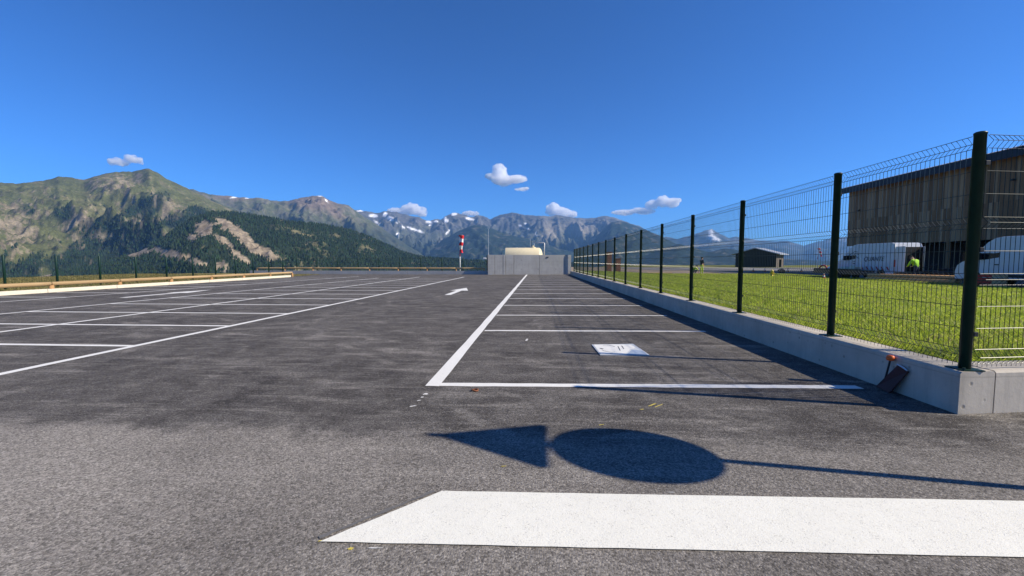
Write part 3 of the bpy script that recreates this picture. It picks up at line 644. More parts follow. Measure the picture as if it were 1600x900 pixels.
# storage tank behind the wall
tk = thing('storage_tank', 'cream horizontal storage tank behind the tall wall', 'tank', (-1.65, 46.2, 0))
prof = [(.05, -2.2), (.55, -2.16), (.95, -2.02), (1.1, -1.85), (1.12, -1.8), (1.12, 1.8), (1.1, 1.85), (.95, 2.02), (.55, 2.16), (.05, 2.2)]
MB().lathe(prof, 40, (0, 0, 1.68), 'x').build('shell', 'tank_cream', tk, True)
for x in (-1.3, 1.3): MB().box(x - .12, x + .12, -.8, .8, -.1, .75).build('saddle', 'end_concrete', tk)
MB().tube([(1.25, 0, 2.75), (1.25, 0, 3.28), (1.32, 0, 3.35), (2.3, 0, 3.35), (2.38, 0, 3.27), (2.38, 0, .0)], .05, 8).build('pipe', 'galvanised', tk, True)
MB().lathe([(.28, 2.72), (.28, 2.86), (.1, 2.9), (.1, 3.05)], 14, (1.15, 0, 0)).build('manhole', 'tank_cream', tk)
MB().lathe([(.022, 2.7), (.022, 3.75)], 6, (.85, 0, 0)).build('vent', 'galvanised', tk); MB().lathe([(.018, 2.7), (.018, 3.6)], 6, (.95, .1, 0)).build('vent', 'black_plastic', tk)
MB().lathe([(.06, 2.76), (.06, 2.84)], 8, (-.6, 0, 0)).build('cap', 'galvanised', tk)

# windsock
def windsock(loc, label, rz, H_, cols, tilt=0.0, s=1.0):
    t = thing('windsock', label, 'windsock', loc, rz)
    MB().lathe([(.05 * s, -.2), (.05 * s, H_ * .45)], 10).build('mast', 'sign_white', t, True); MB().lathe([(.05 * s, H_ * .451), (.045 * s, H_ * .62)], 10).build('mast_band', 'red_paint', t, True)
    MB().lathe([(.045 * s, H_ * .621), (.04 * s, H_)], 10).build('mast', 'sign_white', t, True)
    n = 5; L_ = 2.2 * s; top = Vector((.05 * s, 0, H_))
    b = MB(); b.tube([top + Vector((.28 * s * math.cos(a) + .1 * s, .28 * s * math.sin(a), 0)) for a in np.linspace(0, 6.283, 17)], .02 * s, 6); b.build('hoop', 'galvanised', t)
    for i in range(n):
        b = MB(); ring = []
        for q in range(4):
            f = (i + q / 3) / n; r_ = (.31 - .12 * f) * s
            c = top + Vector((.14 * s + tilt * f * L_ + .05 * s * math.sin(f * 7), .05 * s * math.sin(f * 9), -f * L_))
            ring.append([c + Vector((r_ * math.cos(a) * (1 + .18 * math.sin(3 * a + f * 8)) * (.8 + .2 * math.cos(f * 11)), r_ * math.sin(a) * (1 + .15 * math.cos(2 * a + f * 6)), .03 * math.sin(2 * a))) for a in np.linspace(0, 2 * math.pi, 19)[:-1]])
        vs = [v for r_ in ring for v in r_]; nn = 18
        b.add(vs, [(k * nn + j, k * nn + (j + 1) % nn, (k + 1) * nn + (j + 1) % nn, (k + 1) * nn + j) for k in range(3) for j in range(nn)])
        b.build('sock_band', cols[i % 2], t, True)
    return t
windsock((-9.75, 53.0, -.3), 'limp red and white windsock on a mast behind the far log rail', .3, 4.9, ['red_cloth', 'white_cloth'])
windsock((55, 87, -.1), 'small distant windsock beyond the runway near the van', .2, 4.0, ['red_cloth', 'white_cloth'], .42, .75)

# ------------------------------------------------------------------ log rails, kerb, boundary fence
KB = thing('lot_kerb', 'cream concrete kerb under the left log rail', 'kerb')
for k in range(11):
    y0, y1 = 1.9 + 3 * k, 1.9 + 3 * (k + 1)
    MB().box(-21.3, -20.96, y0 + .01, y1 - .01, -.1, .15, .015).build('kerb_stone', 'kerb_concrete', KB)
logm = MB(); logm.lathe([(.05, .0), (.078, .03), (.082, .5), (.079, 1.5), (.082, 2.4), (.078, 2.965), (.05, 2.99)], 12, axis='x'); logm = logm.mesh('log', 'rail_wood', True)
lpost = MB(); lpost.lathe([(.085, -.25), (.085, .29), (.07, .305)], 12); lpost = lpost.mesh('post', 'post_wood', True)
rail = thing('log_rail', 'long wooden log rail on short posts along the left kerb', 'rail')
for k in range(12):
    y = 2.05 + 3.03 * k
    link('post', lpost, rail, (-21.15, y, .0)); 
    if k < 11: link('log', logm, rail, (-21.14 + random.uniform(-.01, .01), y + .0, .37), (random.uniform(0, 6), 0, math.pi / 2)) if k < 11 else None

rail2 = thing('log_rail', 'wooden log rail on the far kerb wall beside the tall wall', 'rail')
for k in range(8):
    x = -5.3 - 3.0 * (k + 1)
    link('log', logm, rail2, (x, END_Y + .15, .62), (random.uniform(0, 6), 0, 0)); link('post', lpost, rail2, (x + .05, END_Y + .15, .25))
link('post', lpost, rail2, (-5.4, END_Y + .15, .25))

zl2 = [1.6, 1.5, 1.3, 1.1, .9, .8, .6, .4, .2, .1]; fo2 = [(1.6, 1.55, 1.5), (.9, .85, .8), (.2, .15, .1)]
p21 = mesh_panel(2.05, .1, .0025, .003, zl2, fo2).mesh('mesh_panel', 'wire_green')
p2m = MB(); p2m.lathe([(.052, -.3), (.052, 1.62), (.04, 1.64)], 10); p2m = p2m.mesh('post', 'fence_green', True)
bf = thing('boundary_fence', 'thin green boundary fence behind the left log rail', 'fence')
for k in range(-6, 12):
    y = 18.06 + 2.14 * (k) ; 
    if y > 41.5: continue
    link('post', p2m, bf, (-24.5, y, 0))
    if y < 39: q = link('mesh_panel', p21, bf, (-24.5, y + .03, 0), (0, 0, math.pi / 2)); q['kind'] = 'stuff'
bf2 = thing('boundary_fence', 'thin green fence behind the far log rail', 'fence')
for k in range(9):
    x = -25.2 + 2.2 * k
    link('post', p2m, bf2, (x, END_Y + .55, .1))
    if k < 8: q = link('mesh_panel', p21, bf2, (x + .08, END_Y + .55, .1)); q['kind'] = 'stuff'

# ------------------------------------------------------------------ barn
BX, BY0, BY1 = 40.0, 22.3, 57.6
barn = thing('wooden_barn', 'large dark timber clad barn with a low pitched metal roof', 'building')
ZB, ZT = 3.26, 10.4
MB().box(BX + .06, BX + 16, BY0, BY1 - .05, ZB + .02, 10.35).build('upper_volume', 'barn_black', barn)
pw = .30; nP = int((BY1 - BY0) / pw)
zm = 6.5
for tier, (z0, z1) in enumerate(((ZB, zm - .006), (zm, ZT))):
    sh = {}
    for v in ('barn_wood_dark', 'barn_wood_mid', 'barn_wood_pale'):
        pb = MB(); pb.box(-.028, .028, .004, pw - .004, z0, z1, .004); sh[v] = pb.mesh('plank', v)
    for i in range(nP):
        y = BY1 - pw * (i + 1)
        v = 'barn_wood_pale' if 34.8 < y < 36.4 else random.choice(['barn_wood_dark', 'barn_wood_mid', 'barn_wood_dark'])
        link('plank', sh[v], barn, (BX + random.uniform(-.008, .008), y, 0))
rf = MB()
rp = [(BX - .8, 9.95), (BX + 11, 12.6), (BX + 22, 9.95), (BX + 22, 10.7), (BX + 11, 13.35), (BX - .8, 10.68)]
n6 = len(rp); rf.add([(x, BY0 - .6, z) for x, z in rp] + [(x, BY1 + .55, z) for x, z in rp], [tuple(range(6)), tuple(range(6, 12))] + [(i, (i + 1) % 6, (i + 1) % 6 + 6, i + 6) for i in range(6)])
roof = rf.build('roof', 'roof_metal', barn)
cr = MB()
yy = BY0 - .6
while yy < BY1 + .5:
    cr.add([(x, yy + dy, z + dz) for (x, z) in ((BX - .86, 10.68), (BX + 11, 13.355)) for dy, dz in ((0, 0), (.06, .05), (.14, .05), (.2, 0))], [(0, 1, 5, 4), (1, 2, 6, 5), (2, 3, 7, 6), (0, 1, 2, 3)]); yy += .3
cr.build('roof_ribs', 'galvanised', roof)['kind'] = 'stuff'
MB().box(BX + 4.0, BX + 16, BY0, BY1 - .1, 0, ZB).build('ground_floor', 'barn_black', barn)  # set-back block coloured near black to paint the dark interior of the recess
for y in np.arange(BY0 + 1, BY1, 5.2): MB().box(BX + .1, BX + .36, y, y + .26, -.05, ZB + .01, .01).build('column', 'barn_wood_dark', barn)
for y in (31.5, 38.0, 44.5): 
    d_ = MB().box(BX + 3.9, BX + 3.99, y, y + 2.2, 0, 2.3).build('door', 'dark_glass', barn); MB().box(BX + 3.84, BX + 3.895, y + 1.05, y + 1.15, 0, 2.3).build('frame', 'roof_metal', d_)
for (y, z) in ((55.6, 7.6), (38.4, 8.1)):
    MB().box(BX - .32, BX - .05, y, y + .25, z, z + .14, .03).build('wall_lamp', 'black_plastic', barn)
MB().box(BX + 3.85, BX + 3.89, 42.4, 42.8, 1.3, 1.9).build('notice', 'sign_white', barn)

# ------------------------------------------------------------------ hangar, far right
hg = thing('hangar', 'small dark gabled hangar beyond the runway', 'building', (51.5, 104, -.06), -.75)
HW, HE, HA, HL = 4.4, 3.1, 4.4, 6.0
b = MB(); b.add([(-HW, 0, 0), (HW, 0, 0), (HW, 0, HE), (0, 0, HA), (-HW, 0, HE)], [(0, 1, 2, 3, 4)]); 
MB().box(-HW, -HW + .2, .1, HL, 0, HE).build('wall', 'barn_wood_mid', hg); MB().box(HW - .2, HW, .1, 2.2, 0, HE).build('wall', 'weathered', hg); MB().box(HW - .2, HW, 4.0, HL, 0, HE).build('wall', 'weathered', hg); MB().box(HW - .2, HW, 2.2, 4.0, 1.8, HE).build('wall', 'weathered', hg)
b2 = MB(); b2.prism([(-HW, 0), (HW, 0), (HW, HE), (0, HA), (-HW, HE)], 0, .12)
g_ = b2.build('gable', 'barn_black', hg); g_.rotation_euler = (math.pi / 2, 0, 0); g_.location = (0, .12, 0)
g2 = MB().prism([(-HW, 0), (HW, 0), (HW, HE), (0, HA), (-HW, HE)], 0, .12).build('gable', 'barn_black', hg); g2.rotation_euler = (math.pi / 2, 0, 0); g2.location = (0, HL + .1, 0)
for s_ in (-1, 1):
    b = MB(); b.add([(0, -.6, HA + .02), (s_ * (HW + .9), -.6, HE - .22), (s_ * (HW + .9), HL + .5, HE - .22), (0, HL + .5, HA + .02), (0, -.6, HA + .2), (s_ * (HW + .9), -.6, HE - .04), (s_ * (HW + .9), HL + .5, HE - .04), (0, HL + .5, HA + .2)], [(0, 1, 2, 3), (4, 5, 6, 7), (0, 1, 5, 4), (1, 2, 6, 5), (2, 3, 7, 6), (3, 0, 4, 7)]); b.build('roof_slope', 'sign_back', hg)
for k in range(4): MB().box(-4.2 + 2.1 * k, -4.2 + 2.1 * k + 2.06, -.09, -.01, .02, 2.9).build('door_leaf', 'barn_black', hg)

# ------------------------------------------------------------------ vans
def van(loc, label, hgt, letters):
    v = thing('delivery_van', label, 'van', loc)
    k = hgt / 2.65; hw = .98
    wy = (-1.85, 1.85)
    low = []
    for y in wy[::-1]: pass
    prof = [(-2.95, .42), (-2.97, 1.2), (-2.93, 2.3 * k), (-2.82, 2.58 * k), (-2.6, 2.65 * k), (.6, 2.67 * k), (1.0, 2.6 * k), (1.3, 2.42 * k), (1.75, 1.92 * k), (2.1, 1.5), (2.6, 1.3), (2.86, 1.1), (2.96, .8), (2.96, .42), (2.9, .32)]
    def arch(cy): return [(cy + .43 * math.cos(a), .36 + .43 * math.sin(a)) for a in np.linspace(.05, math.pi - .05, 9)]
    prof += arch(1.85) + arch(-1.85) + [(-2.9, .34)]
    secs = [(-hw + .10, -.03), (-hw + .02, -.005), (-hw, 0)]
    b = MB(); n = len(prof); rows = []
    for x, ins in ((-hw + .12, .05), (-hw + .04, .015), (-hw, 0.0), (hw, 0.0), (hw - .04, .015), (hw - .12, .05)):
        row = []
        for (y, z) in prof:
            zz = z - (ins if z > 1.3 else 0); tum = .10 * sm(np.array(z), 1.1, 2.6 * k); xx = x * (1 - float(tum) * .9) if abs(x) > .5 else x
            if abs(x) < hw - .01: pass
            row.append((xx, y * (1 - ins * .25), zz if abs(x) > hw - .03 or z < 1.3 else z))
        rows.append(row)
    # order outward: cap at -x, faces across, cap at +x
    order = [rows[2], rows[1], rows[0], rows[5], rows[4], rows[3]]
    for i in (1, 2, 3, 4): order[i] = [(x, y, z + (.02 if z > 1.3 else 0)) for x, y, z in order[i]]
    b.add([p for r_ in order for p in r_], [(i * n + j, i * n + (j + 1) % n, (i + 1) * n + (j + 1) % n, (i + 1) * n + j) for i in range(5) for j in range(n)] + [tuple(range(n)), tuple(range(5 * n, 6 * n))[::-1]])
    body = b.build('body', 'van_white', v)
    for s_ in (-1, 1):
        X = lambda z: s_ * (hw * (1 - .09 * float(sm(np.array(z), 1.1, 2.6 * k))) + .006)
        pts = [(.62, 1.55), (.62, 2.1 * k), (.95, 2.22 * k), (1.28, 2.18 * k), (1.72, 1.72), (1.75, 1.5), (1.4, 1.42)]
        q = MB(); q.add([(X(z), y, z) for y, z in pts] + [(X(z) - s_ * .02, y, z) for y, z in pts], [tuple(range(7)), tuple(range(7, 14))] + [(i, (i + 1) % 7, (i + 1) % 7 + 7, i + 7) for i in range(7)]); q.build('side_window', 'dark_glass', v)
        for (a0, a1, z0, z1) in ((-.80, -.785, .5, 2.3 * k), (.50, .515, .45, 2.35 * k)):
            q = MB(); q.add([(X(z) , y, z) for z in (z0, z1) for y in (a0, a1)] + [(X(z) - s_ * .03, y, z) for z in (z0, z1) for y in (a0, a1)], [(0, 1, 3, 2), (4, 5, 7, 6), (0, 1, 5, 4), (2, 3, 7, 6)]); q.build('door_seam', 'black_plastic', v)
        q = MB(); q.box(s_ * hw - .01, s_ * hw + .02, -2.4, 2.3, .50, .66, .01) if s_ > 0 else q.box(-hw - .02, -hw + .01, -1.3, 1.3, .50, .66, .01); q.build('side_moulding', 'black_plastic', v)
        MB().box(min(s_ * .99, s_ * 1.03), max(s_ * .99, s_ * 1.03), .62, .82, 1.14, 1.19, .008).build('door_handle', 'black_plastic', v)
        mm = MB().box(min(s_ * 1.0, s_ * 1.26), max(s_ * 1.0, s_ * 1.26), 1.45, 1.6, 1.42, 1.78, .04).build('mirror', 'black_plastic', v)
        MB().box(min(s_ * .78, s_ * .93), max(s_ * .78, s_ * .93), 2.72, 2.9, .86, 1.16, .04).build('headlight', 'clear_lamp', v)
        MB().box(min(s_ * .88, s_ * .985), max(s_ * .88, s_ * .985), -3.0, -2.93, .95, 1.45, .01).build('tail_light', 'red_lamp', v)
        for y in wy:
            wl = link('wheel', None, v, (s_ * .86, y, .36))
            tb = MB(); tb.lathe([(.22, -.11), (.33, -.115), (.36, -.08), (.36, .08), (.33, .115), (.22, .11)], 22, axis='x'); tb.build('tyre', 'tyre', wl, True)
            rb = MB(); rb.lathe([(.03, s_ * .09), (.2, s_ * .075), (.225, s_ * .1)], 16, axis='x'); rb.build('rim', 'rim', wl, True)
    q = MB(); pts = [(-.80, 2.12, 1.50), (.80, 2.12, 1.50), (.72, 1.36, 2.40 * k), (-.72, 1.36, 2.40 * k)]
    q.add(pts + [(x, y + .03, z + .02) for x, y, z in pts], [(0, 1, 2, 3), (4, 5, 6, 7), (0, 1, 5, 4), (1, 2, 6, 5), (2, 3, 7, 6), (3, 0, 4, 7)]); q.build('windscreen', 'dark_glass', v)
    MB().box(-.95, .95, 2.86, 3.0, .36, .66, .04).build('front_bumper', 'black_plastic', v); MB().box(-.97, .97, -3.03, -2.9, .36, .56, .03).build('rear_bumper', 'black_plastic', v)
    MB().box(-.5, .5, 2.88, 2.95, .8, 1.0, .02).build('grille', 'black_plastic', v)
    MB().box(-.86, .86, -2.995, -2.96, .62, 2.36 * k, .01).build('rear_opening_shade', 'barn_black', v)  # solid black slab, the shade inside the load space put in as colour
    if letters:
        for s_, yy in ((-1, -2.80), (1, -2.80)):
            dr = MB(); dr.box(-.02, .02, -.80, 0, .6, 2.38 * k, .012)
            d_ = dr.build('rear_door', 'van_white', v, loc=(s_ * .9, -2.97, 0), rot=(0, 0, -.62 if s_ > 0 else -.05))
        cu = bpy.data.curves.new('lettering', 'FONT'); cu.body = letters; cu.size = .46; cu.extrude = .002; cu.align_x = 'LEFT'; cu.shear = .25
        tmp = bpy.data.objects.new('tmp', cu); COL.objects.link(tmp); dg = bpy.context.evaluated_depsgraph_get(); me = bpy.data.meshes.new_from_object(tmp.evaluated_get(dg)); bpy.data.objects.remove(tmp)
        me.materials.clear(); me.materials.append(MATS['ink'])
        lt = link('lettering', me, v, (-.989, -.2, 1.36), (math.pi / 2, 0, -math.pi / 2)); lt['label'] = 'dark lettering on the van side'
        q = MB()
        for st in ([(1.9, 1.55), (1.6, 1.8), (1.2, 1.75), (.9, 1.95), (.55, 1.85)], [(1.7, 1.75), (1.3, 1.95), (1.0, 2.1), (.7, 2.05)], [(1.5, 1.62), (1.1, 1.6), (.8, 1.7), (.5, 1.55)], [(1.1, 1.35), (.95, 1.32), (.8, 1.36)]):
            q.tube([(-.985 * (1 - .09 * float(sm(np.array(z), 1.1, 2.6))) - .004, y - .2, z) for y, z in st], .022, 5)
        q.build('drawn_emblem', 'ink', v)
        for i in range(12):
            y = -2.85 + .235 * i
            q = MB(); q.add([(-.992, y, .70), (-.992, y + .12, .70), (-.992, y + .3, .95), (-.992, y + .18, .95)], [(0, 1, 2, 3)]); q.build('warning_stripe', 'red_paint' if i % 2 else 'reflective', v)
    return v
van((25.68, 33.98, 0), 'white van with dark lettering and open rear doors beside the barn', 2.62, 'QUANTE')
van((25.3, 23.3, 0), 'plain white van at the right edge behind the corner post', 2.6, None)

# ------------------------------------------------------------------ things on the apron
lg = [(0, 0, 0), (.265, .03, 0), (.53, -.02, 0), (.132, .05, .226), (.398, 0, .226)]
gA, gB = Vector((23.15, 31.2, 0)), Vector((25.0, 26.75, 0))
ang = math.atan2(gB.y - gA.y, gB.x - gA.x); LN = (gB - gA).length
lm = MB(); lm.lathe([(.11, 0), (.13, .03), (.13, LN - .03), (.11, LN)], 12, axis='x'); lm = lm.mesh('timber_log', 'log_orange', True)
for i, (dx, dl, dz) in enumerate(lg):
    n_ = Vector((-math.sin(ang), math.cos(ang), 0)); p = gA + n_ * (dx - .2) + (gB - gA).normalized() * dl; p.z = .13 + dz
    o = link('timber_log', lm, None, p, (0, 0, ang)); tag(o, ['orange brown log in the bottom layer of the stack, farthest from the lawn', 'orange brown log in the middle of the bottom layer of the stack', 'orange brown log in the bottom layer of the stack, nearest the lawn', 'orange brown log on top of the stack, on its far side', 'orange brown log on top of the stack, nearest the lawn'][[2, 1, 0, 4, 3][i]], 'log', 'stacked logs on the apron')

tr = thing('flatbed_trailer', 'dark low flatbed trailer in front of the lettered van', 'trailer', (23.75, 34.3, 0), 0.0)
MB().box(-.7, .5, -2.6, 2.6, .38, .5, .01).build('bed', 'black_plastic', tr); MB().box(-.72, -.66, -2.6, 2.6, .5, .78, .008).build('side_board', 'black_plastic', tr)
for y in (-.45, .45):
    for x in (-.68, .48):
        wl = link('wheel', None, tr, (x, y, .3)); q = MB(); q.lathe([(.17, -.08), (.28, -.09), (.3, -.06), (.3, .06), (.28, .09), (.17, .08)], 18, axis='x'); q.build('tyre', 'tyre', wl, True); q = MB(); q.lathe([(.03, -.05), (.17, -.04)], 12, axis='x'); q.build('rim', 'rim', wl)
MB().tube([(-.1, 2.6, .42), (-.1, 3.7, .45)], .05, 8).build('drawbar', 'black_plastic', tr)
def blob(name, c, r, m, label, cat, seed, group=None):
    bm = bmesh.new(); bmesh.ops.create_icosphere(bm, subdivisions=3, radius=1)
    for v_ in bm.verts:
        p = v_.co.copy(); d_ = 1 + .16 * float(perlin(np.array(p.x * 1.7 + seed), np.array(p.y * 1.7 + p.z * 1.3))); z = max(p.z * d_, -.62)
        v_.co = (p.x * r[0] * d_, p.y * r[1] * d_, z * r[2])
    me = bpy.data.meshes.new(name); bm.to_mesh(me); bm.free(); me.materials.append(MATS[m]); me.polygons.foreach_set('use_smooth', [True] * len(me.polygons))
    o = link(name, me, None, (c[0], c[1], c[2] + r[2] * .62)); tag(o, label, cat, group); return o
blob('sand_bag', (23.7, 35.7, .5), (.32, .45, .3), 'white_cloth', 'white sack at the far end of the dark trailer', 'sack', 1)
blob('sand_bag', (23.7, 34.3, .5), (.3, .5, .26), 'sack', 'cream sack in the middle of the dark trailer', 'sack', 5)
blob('sand_bag', (23.8, 33.5, .5), (.28, .4, .34), 'sack', 'cream sack beside the white pole on the trailer', 'sack', 9)
bk = thing('bucket', 'pale bucket standing on the near end of the trailer', 'bucket', (23.6, 32.7, .5)); MB().lathe([(.16, 0), (.2, .42), (.21, .42), (.21, .45), (.18, .45)], 16).build('shell', 'sheet_white', bk, True); MB().tube([(0, .2 * math.cos(a), .42 + .18 * math.sin(a)) for a in np.linspace(0, math.pi, 9)], .012, 5).build('handle', 'galvanised', bk)
pl = thing('marker_pole', 'short white pole standing on the trailer bed', 'pole', (23.45, 32.3, .5)); MB().lathe([(.1, 0), (.1, .02), (.03, .03), (.03, 1.05)], 10).build('pole', 'sign_white', pl); MB().lathe([(.032, .98), (.045, 1.0), (.045, 1.08), (.02, 1.1)], 10).build('cap', 'sign_white', pl)
hs = MB(); hs.tube([(0, .55 * math.cos(a), .5 * math.sin(a)) for a in np.linspace(0, math.pi, 15)], .06, 8); tag(hs.build('hose', 'red_paint', None, True, (23.6, 36.6, .5)), 'red hose bent in an arch on the trailer front', 'hose')
# dark motor cultivator between the vans
ut = thing('utility_quad', 'dark utility quad parked between the two vans', 'vehicle', (26.3, 29.3, 0), .35)
MB().box(-.35, .35, -.8, .8, .45, .72, .06).build('body', 'black_plastic', ut); MB().box(-.28, .28, -.6, .1, .72, .88, .07).build('seat', 'black_cloth', ut, True)
MB().tube([(-.42, .42, 1.12), (-.2, .5, 1.05), (.2, .5, 1.05), (.42, .42, 1.12)], .02, 6).build('handlebar', 'black_plastic', ut); MB().tube([(0, .75, .7), (0, .5, 1.05)], .03, 6).build('steering_column', 'black_plastic', ut)
for (x, y) in ((-.5, -.6), (.5, -.6), (-.5, .65), (.5, .65)):
    wl = link('wheel', None, ut, (x, y, .3)); q = MB(); q.lathe([(.14, -.11), (.27, -.12), (.3, -.08), (.3, .08), (.27, .12), (.14, .11)], 18, axis='x'); q.build('tyre', 'tyre', wl, True); q = MB(); q.lathe([(.02, -.06), (.14, -.06)], 12, axis='x'); q.build('rim', 'rim', wl); MB().box(-.15, .15, -.34, .34, .34, .38, .02).build('mudguard', 'black_plastic', ut, loc=(x, y, .3))
for y in (-.7, .72): MB().tube([(-.4, y, .95), (.4, y, .95), (.4, y + (.3 if y > 0 else -.3), .93), (-.4, y + (.3 if y > 0 else -.3), .93), (-.4, y, .95)], .018, 5).build('rack', 'black_plastic', ut)
# crate by the corner post
ct = thing('slatted_crate', 'pale slatted crate with a red side near the plain van', 'crate', (23.1, 23.1, 0), .25)
for zz in (.06, .22, .38, .54):
    for (x0, x1, y0, y1) in ((-.5, .5, -.4, -.375), (-.5, .5, .375, .4)): MB().box(x0, x1, y0, y1, zz, zz + .12, .004).build('slat', 'plank_tan', ct)
    for x0 in (-.5, .475): MB().box(x0, x0 + .025, -.373, .373, zz, zz + .12, .004).build('slat', 'red_paint' if x0 < 0 else 'plank_tan', ct)
for x in (-.47, .43):
    for y in (-.37, .33): MB().box(x, x + .04, y, y + .04, 0, .68).build('corner_post', 'plank_tan', ct)
MB().box(-.47, .47, -.37, .37, .04, .06).build('base', 'plank_tan', ct)
# hydrant and cones
hy = thing('fire_hydrant', 'small yellow hydrant at the lawn edge', 'hydrant', (*G(1206, 433), 0))
MB().lathe([(.14, -.02), (.14, .04), (.1, .05), (.09, .42), (.13, .44), (.13, .48), (.1, .55), (.05, .6), (.03, .64)], 16).build('barrel', 'yellow_iron', hy, True)
for s_ in (-1, 1): MB().lathe([(.055, .0), (.055, .12), (.065, .12), (.065, .16)], 10, (0, 0, .32), 'x').build('outlet', 'yellow_iron', hy, rot=(0, 0, 0 if s_ > 0 else math.pi))
MB().lathe([(.06, 0), (.06, .13), (.07, .13), (.07, .16)], 10, (0, -.16, .28), 'y').build('outlet', 'yellow_iron', hy)
def cone(px, py, label):
    x, y = G(px, py); c = thing('traffic_cone', label, 'cone', (x, y, .01), random.uniform(0, 1.5), 'cones along the runway')
    MB().box(-.16, .16, -.16, .16, 0, .03, .008).build('base', 'cone_orange', c)
    for i, (a, d_) in enumerate(((0, .3), (.3, .6), (.6, .82), (.82, 1.0))):
        r0, r1 = .12 - .095 * a, .12 - .095 * d_; MB().lathe([(r0, .03 + .44 * a), (r1, .03 + .44 * d_)], 14).build('sleeve' if i % 2 else 'cone_body', 'reflective' if i % 2 else 'cone_orange', c, True)
cone(1287, 437, 'orange and white cone nearest the lawn, left of the tall fence post')
for i, px in enumerate((1157, 1177, 1195, 1231, 1252, 1281)):
    cone(px, 424.6, ['leftmost far cone, in front of the hangar doors', 'second far cone from the left, in front of the hangar', 'third far cone, below the right corner of the hangar', 'fourth far cone, just right of the hydrant', 'fifth far cone from the left along the runway', 'rightmost far cone along the runway, beside the fence post'][i])
blob('bin_bag', (*G(1221, 426), 0), (.4, .35, .3), 'black_plastic', 'black bag lying on the runway right of the hydrant', 'bag', 3)
for px, h_, la in ((951, 2.3, 'taller of the two rusty steel pillars behind the fence'), (965, 1.62, 'shorter of the two rusty steel pillars behind the fence')):
    p = thing('steel_pillar', la, 'pillar', (*G(px, 428), -.05), .2, 'rusty pillars behind the fence')
    MB().box(-.25, .25, -.2, .2, 0, h_, .01).build('column', 'corten', p); MB().box(-.29, .29, -.24, .24, h_ + .002, h_ + .07, .01).build('cap', 'corten', p); MB().box(-.32, .32, -.27, .27, 0, .05).build('foot', 'corten', p)
x, y = G(1030, 427); tag(MB().box(-1.4, 1.4, -.1, .1, 0, .12, .02).build('timber_beam', 'plank_tan', None, loc=(x, y, -.02), rot=(0, 0, .12)), 'single timber beam lying on the bare earth', 'beam')

# ------------------------------------------------------------------ people
def person(label, loc, rz, J, rad, tagm, hairmat='hair', extra=None):
    """J: joints, rad: radius, tagm: joint name -> material index; one skinned body"""
    order = list(J); E_ = [('pelvis', 'waist'), ('waist', 'chest'), ('chest', 'neck'), ('neck', 'head0'), ('head0', 'head1'), ('head1', 'head2'), ('head1', 'nose')]
    for s_ in 'LR':
        E_ += [('chest', 'sho' + s_), ('sho' + s_, 'elb' + s_), ('elb' + s_, 'wri' + s_), ('wri' + s_, 'palm' + s_), ('pelvis', 'hip' + s_), ('hip' + s_, 'kne' + s_), ('kne' + s_, 'ank' + s_), ('ank' + s_, 'toe' + s_)]
        pw_ = Vector(J['palm' + s_]); d_ = (pw_ - Vector(J['wri' + s_])).normalized(); sd = d_.cross(Vector((0, 1, .3))).normalized()
        for f_ in range(5):
            o = (f_ - 2) * .02; ln = (.045, .075, .085, .08, .06)[f_]
            nm = f'fin{s_}{f_}'; J[nm] = tuple(pw_ + sd * o * (1.6 if f_ == 0 else 1) + d_ * (ln if f_ else .02)); rad[nm] = .009; tagm[nm] = tagm['palm']; E_.append(('palm' + s_, nm))
    names = list(J); me = bpy.data.meshes.new('body'); me.from_pydata([J[n_] for n_ in names], [(names.index(a), names.index(b_)) for a, b_ in E_], [])
    o = bpy.data.objects.new('tmp', me); COL.objects.link(o)
    sk = o.modifiers.new('s', 'SKIN'); sk.use_smooth_shade = True
    for i, n_ in enumerate(names):
        r_ = rad.get(n_, rad.get(n_[:-1], .05)); r_ = r_ if isinstance(r_, tuple) else (r_, r_); me.skin_vertices[0].data[i].radius = r_; me.skin_vertices[0].data[i].use_root = n_ == 'pelvis'
    ss = o.modifiers.new('u', 'SUBSURF'); ss.levels = 2
    dg = bpy.context.evaluated_depsgraph_get(); bod = bpy.data.meshes.new_from_object(o.evaluated_get(dg)); bpy.data.objects.remove(o)
    ms = ['skin', extra[0], extra[1], 'boot', 'reflective']; bod.materials.clear()
    for m_ in ms: bod.materials.append(MATS[m_])
    # each face takes the clothing of the nearest bone
    segs = [(Vector(J[a]), Vector(J[b_]), tagm.get(b_, tagm.get(b_[:-1], 0)), b_) for a, b_ in E_]
    for p in bod.polygons:
        c = p.center; best = (9, 0)
        for a, b_, mi, _ in segs:
            ab = b_ - a; t_ = max(0, min(1, (c - a).dot(ab) / max(ab.length_squared, 1e-6))); dd = (a + ab * t_ - c).length
            if dd < best[0]: best = (dd, mi)
        p.material_index = best[1]
    t = thing('person', label, 'person', loc, rz); link('body', bod, t)
    h1, h2 = Vector(J['head1']), Vector(J['head2']); up = (h2 - h1).normalized()
    hb = bmesh.new(); bmesh.ops.create_uvsphere(hb, u_segments=14, v_segments=9, radius=.108)
    bmesh.ops.delete(hb, geom=[v_ for v_ in hb.verts if v_.co.z < -.02 and v_.co.y > -.02 or v_.co.z < -.07], context='VERTS')
    hm = bpy.data.meshes.new('hair'); hb.to_mesh(hm); hb.free(); hm.materials.append(MATS[hairmat]); ho = link('hair', hm, t, h1 + up * .045); ho.rotation_euler = up.to_track_quat('Z', 'Y').to_euler() if up.z < .9 else (0, 0, 0)
    for s_ in (-1, 1): MB().lathe([(.004, -.008), (.012, 0), (.004, .008)], 8).build('eye', 'ink', t, loc=h1 + Vector((s_ * .035, .088, .0)))
    return t
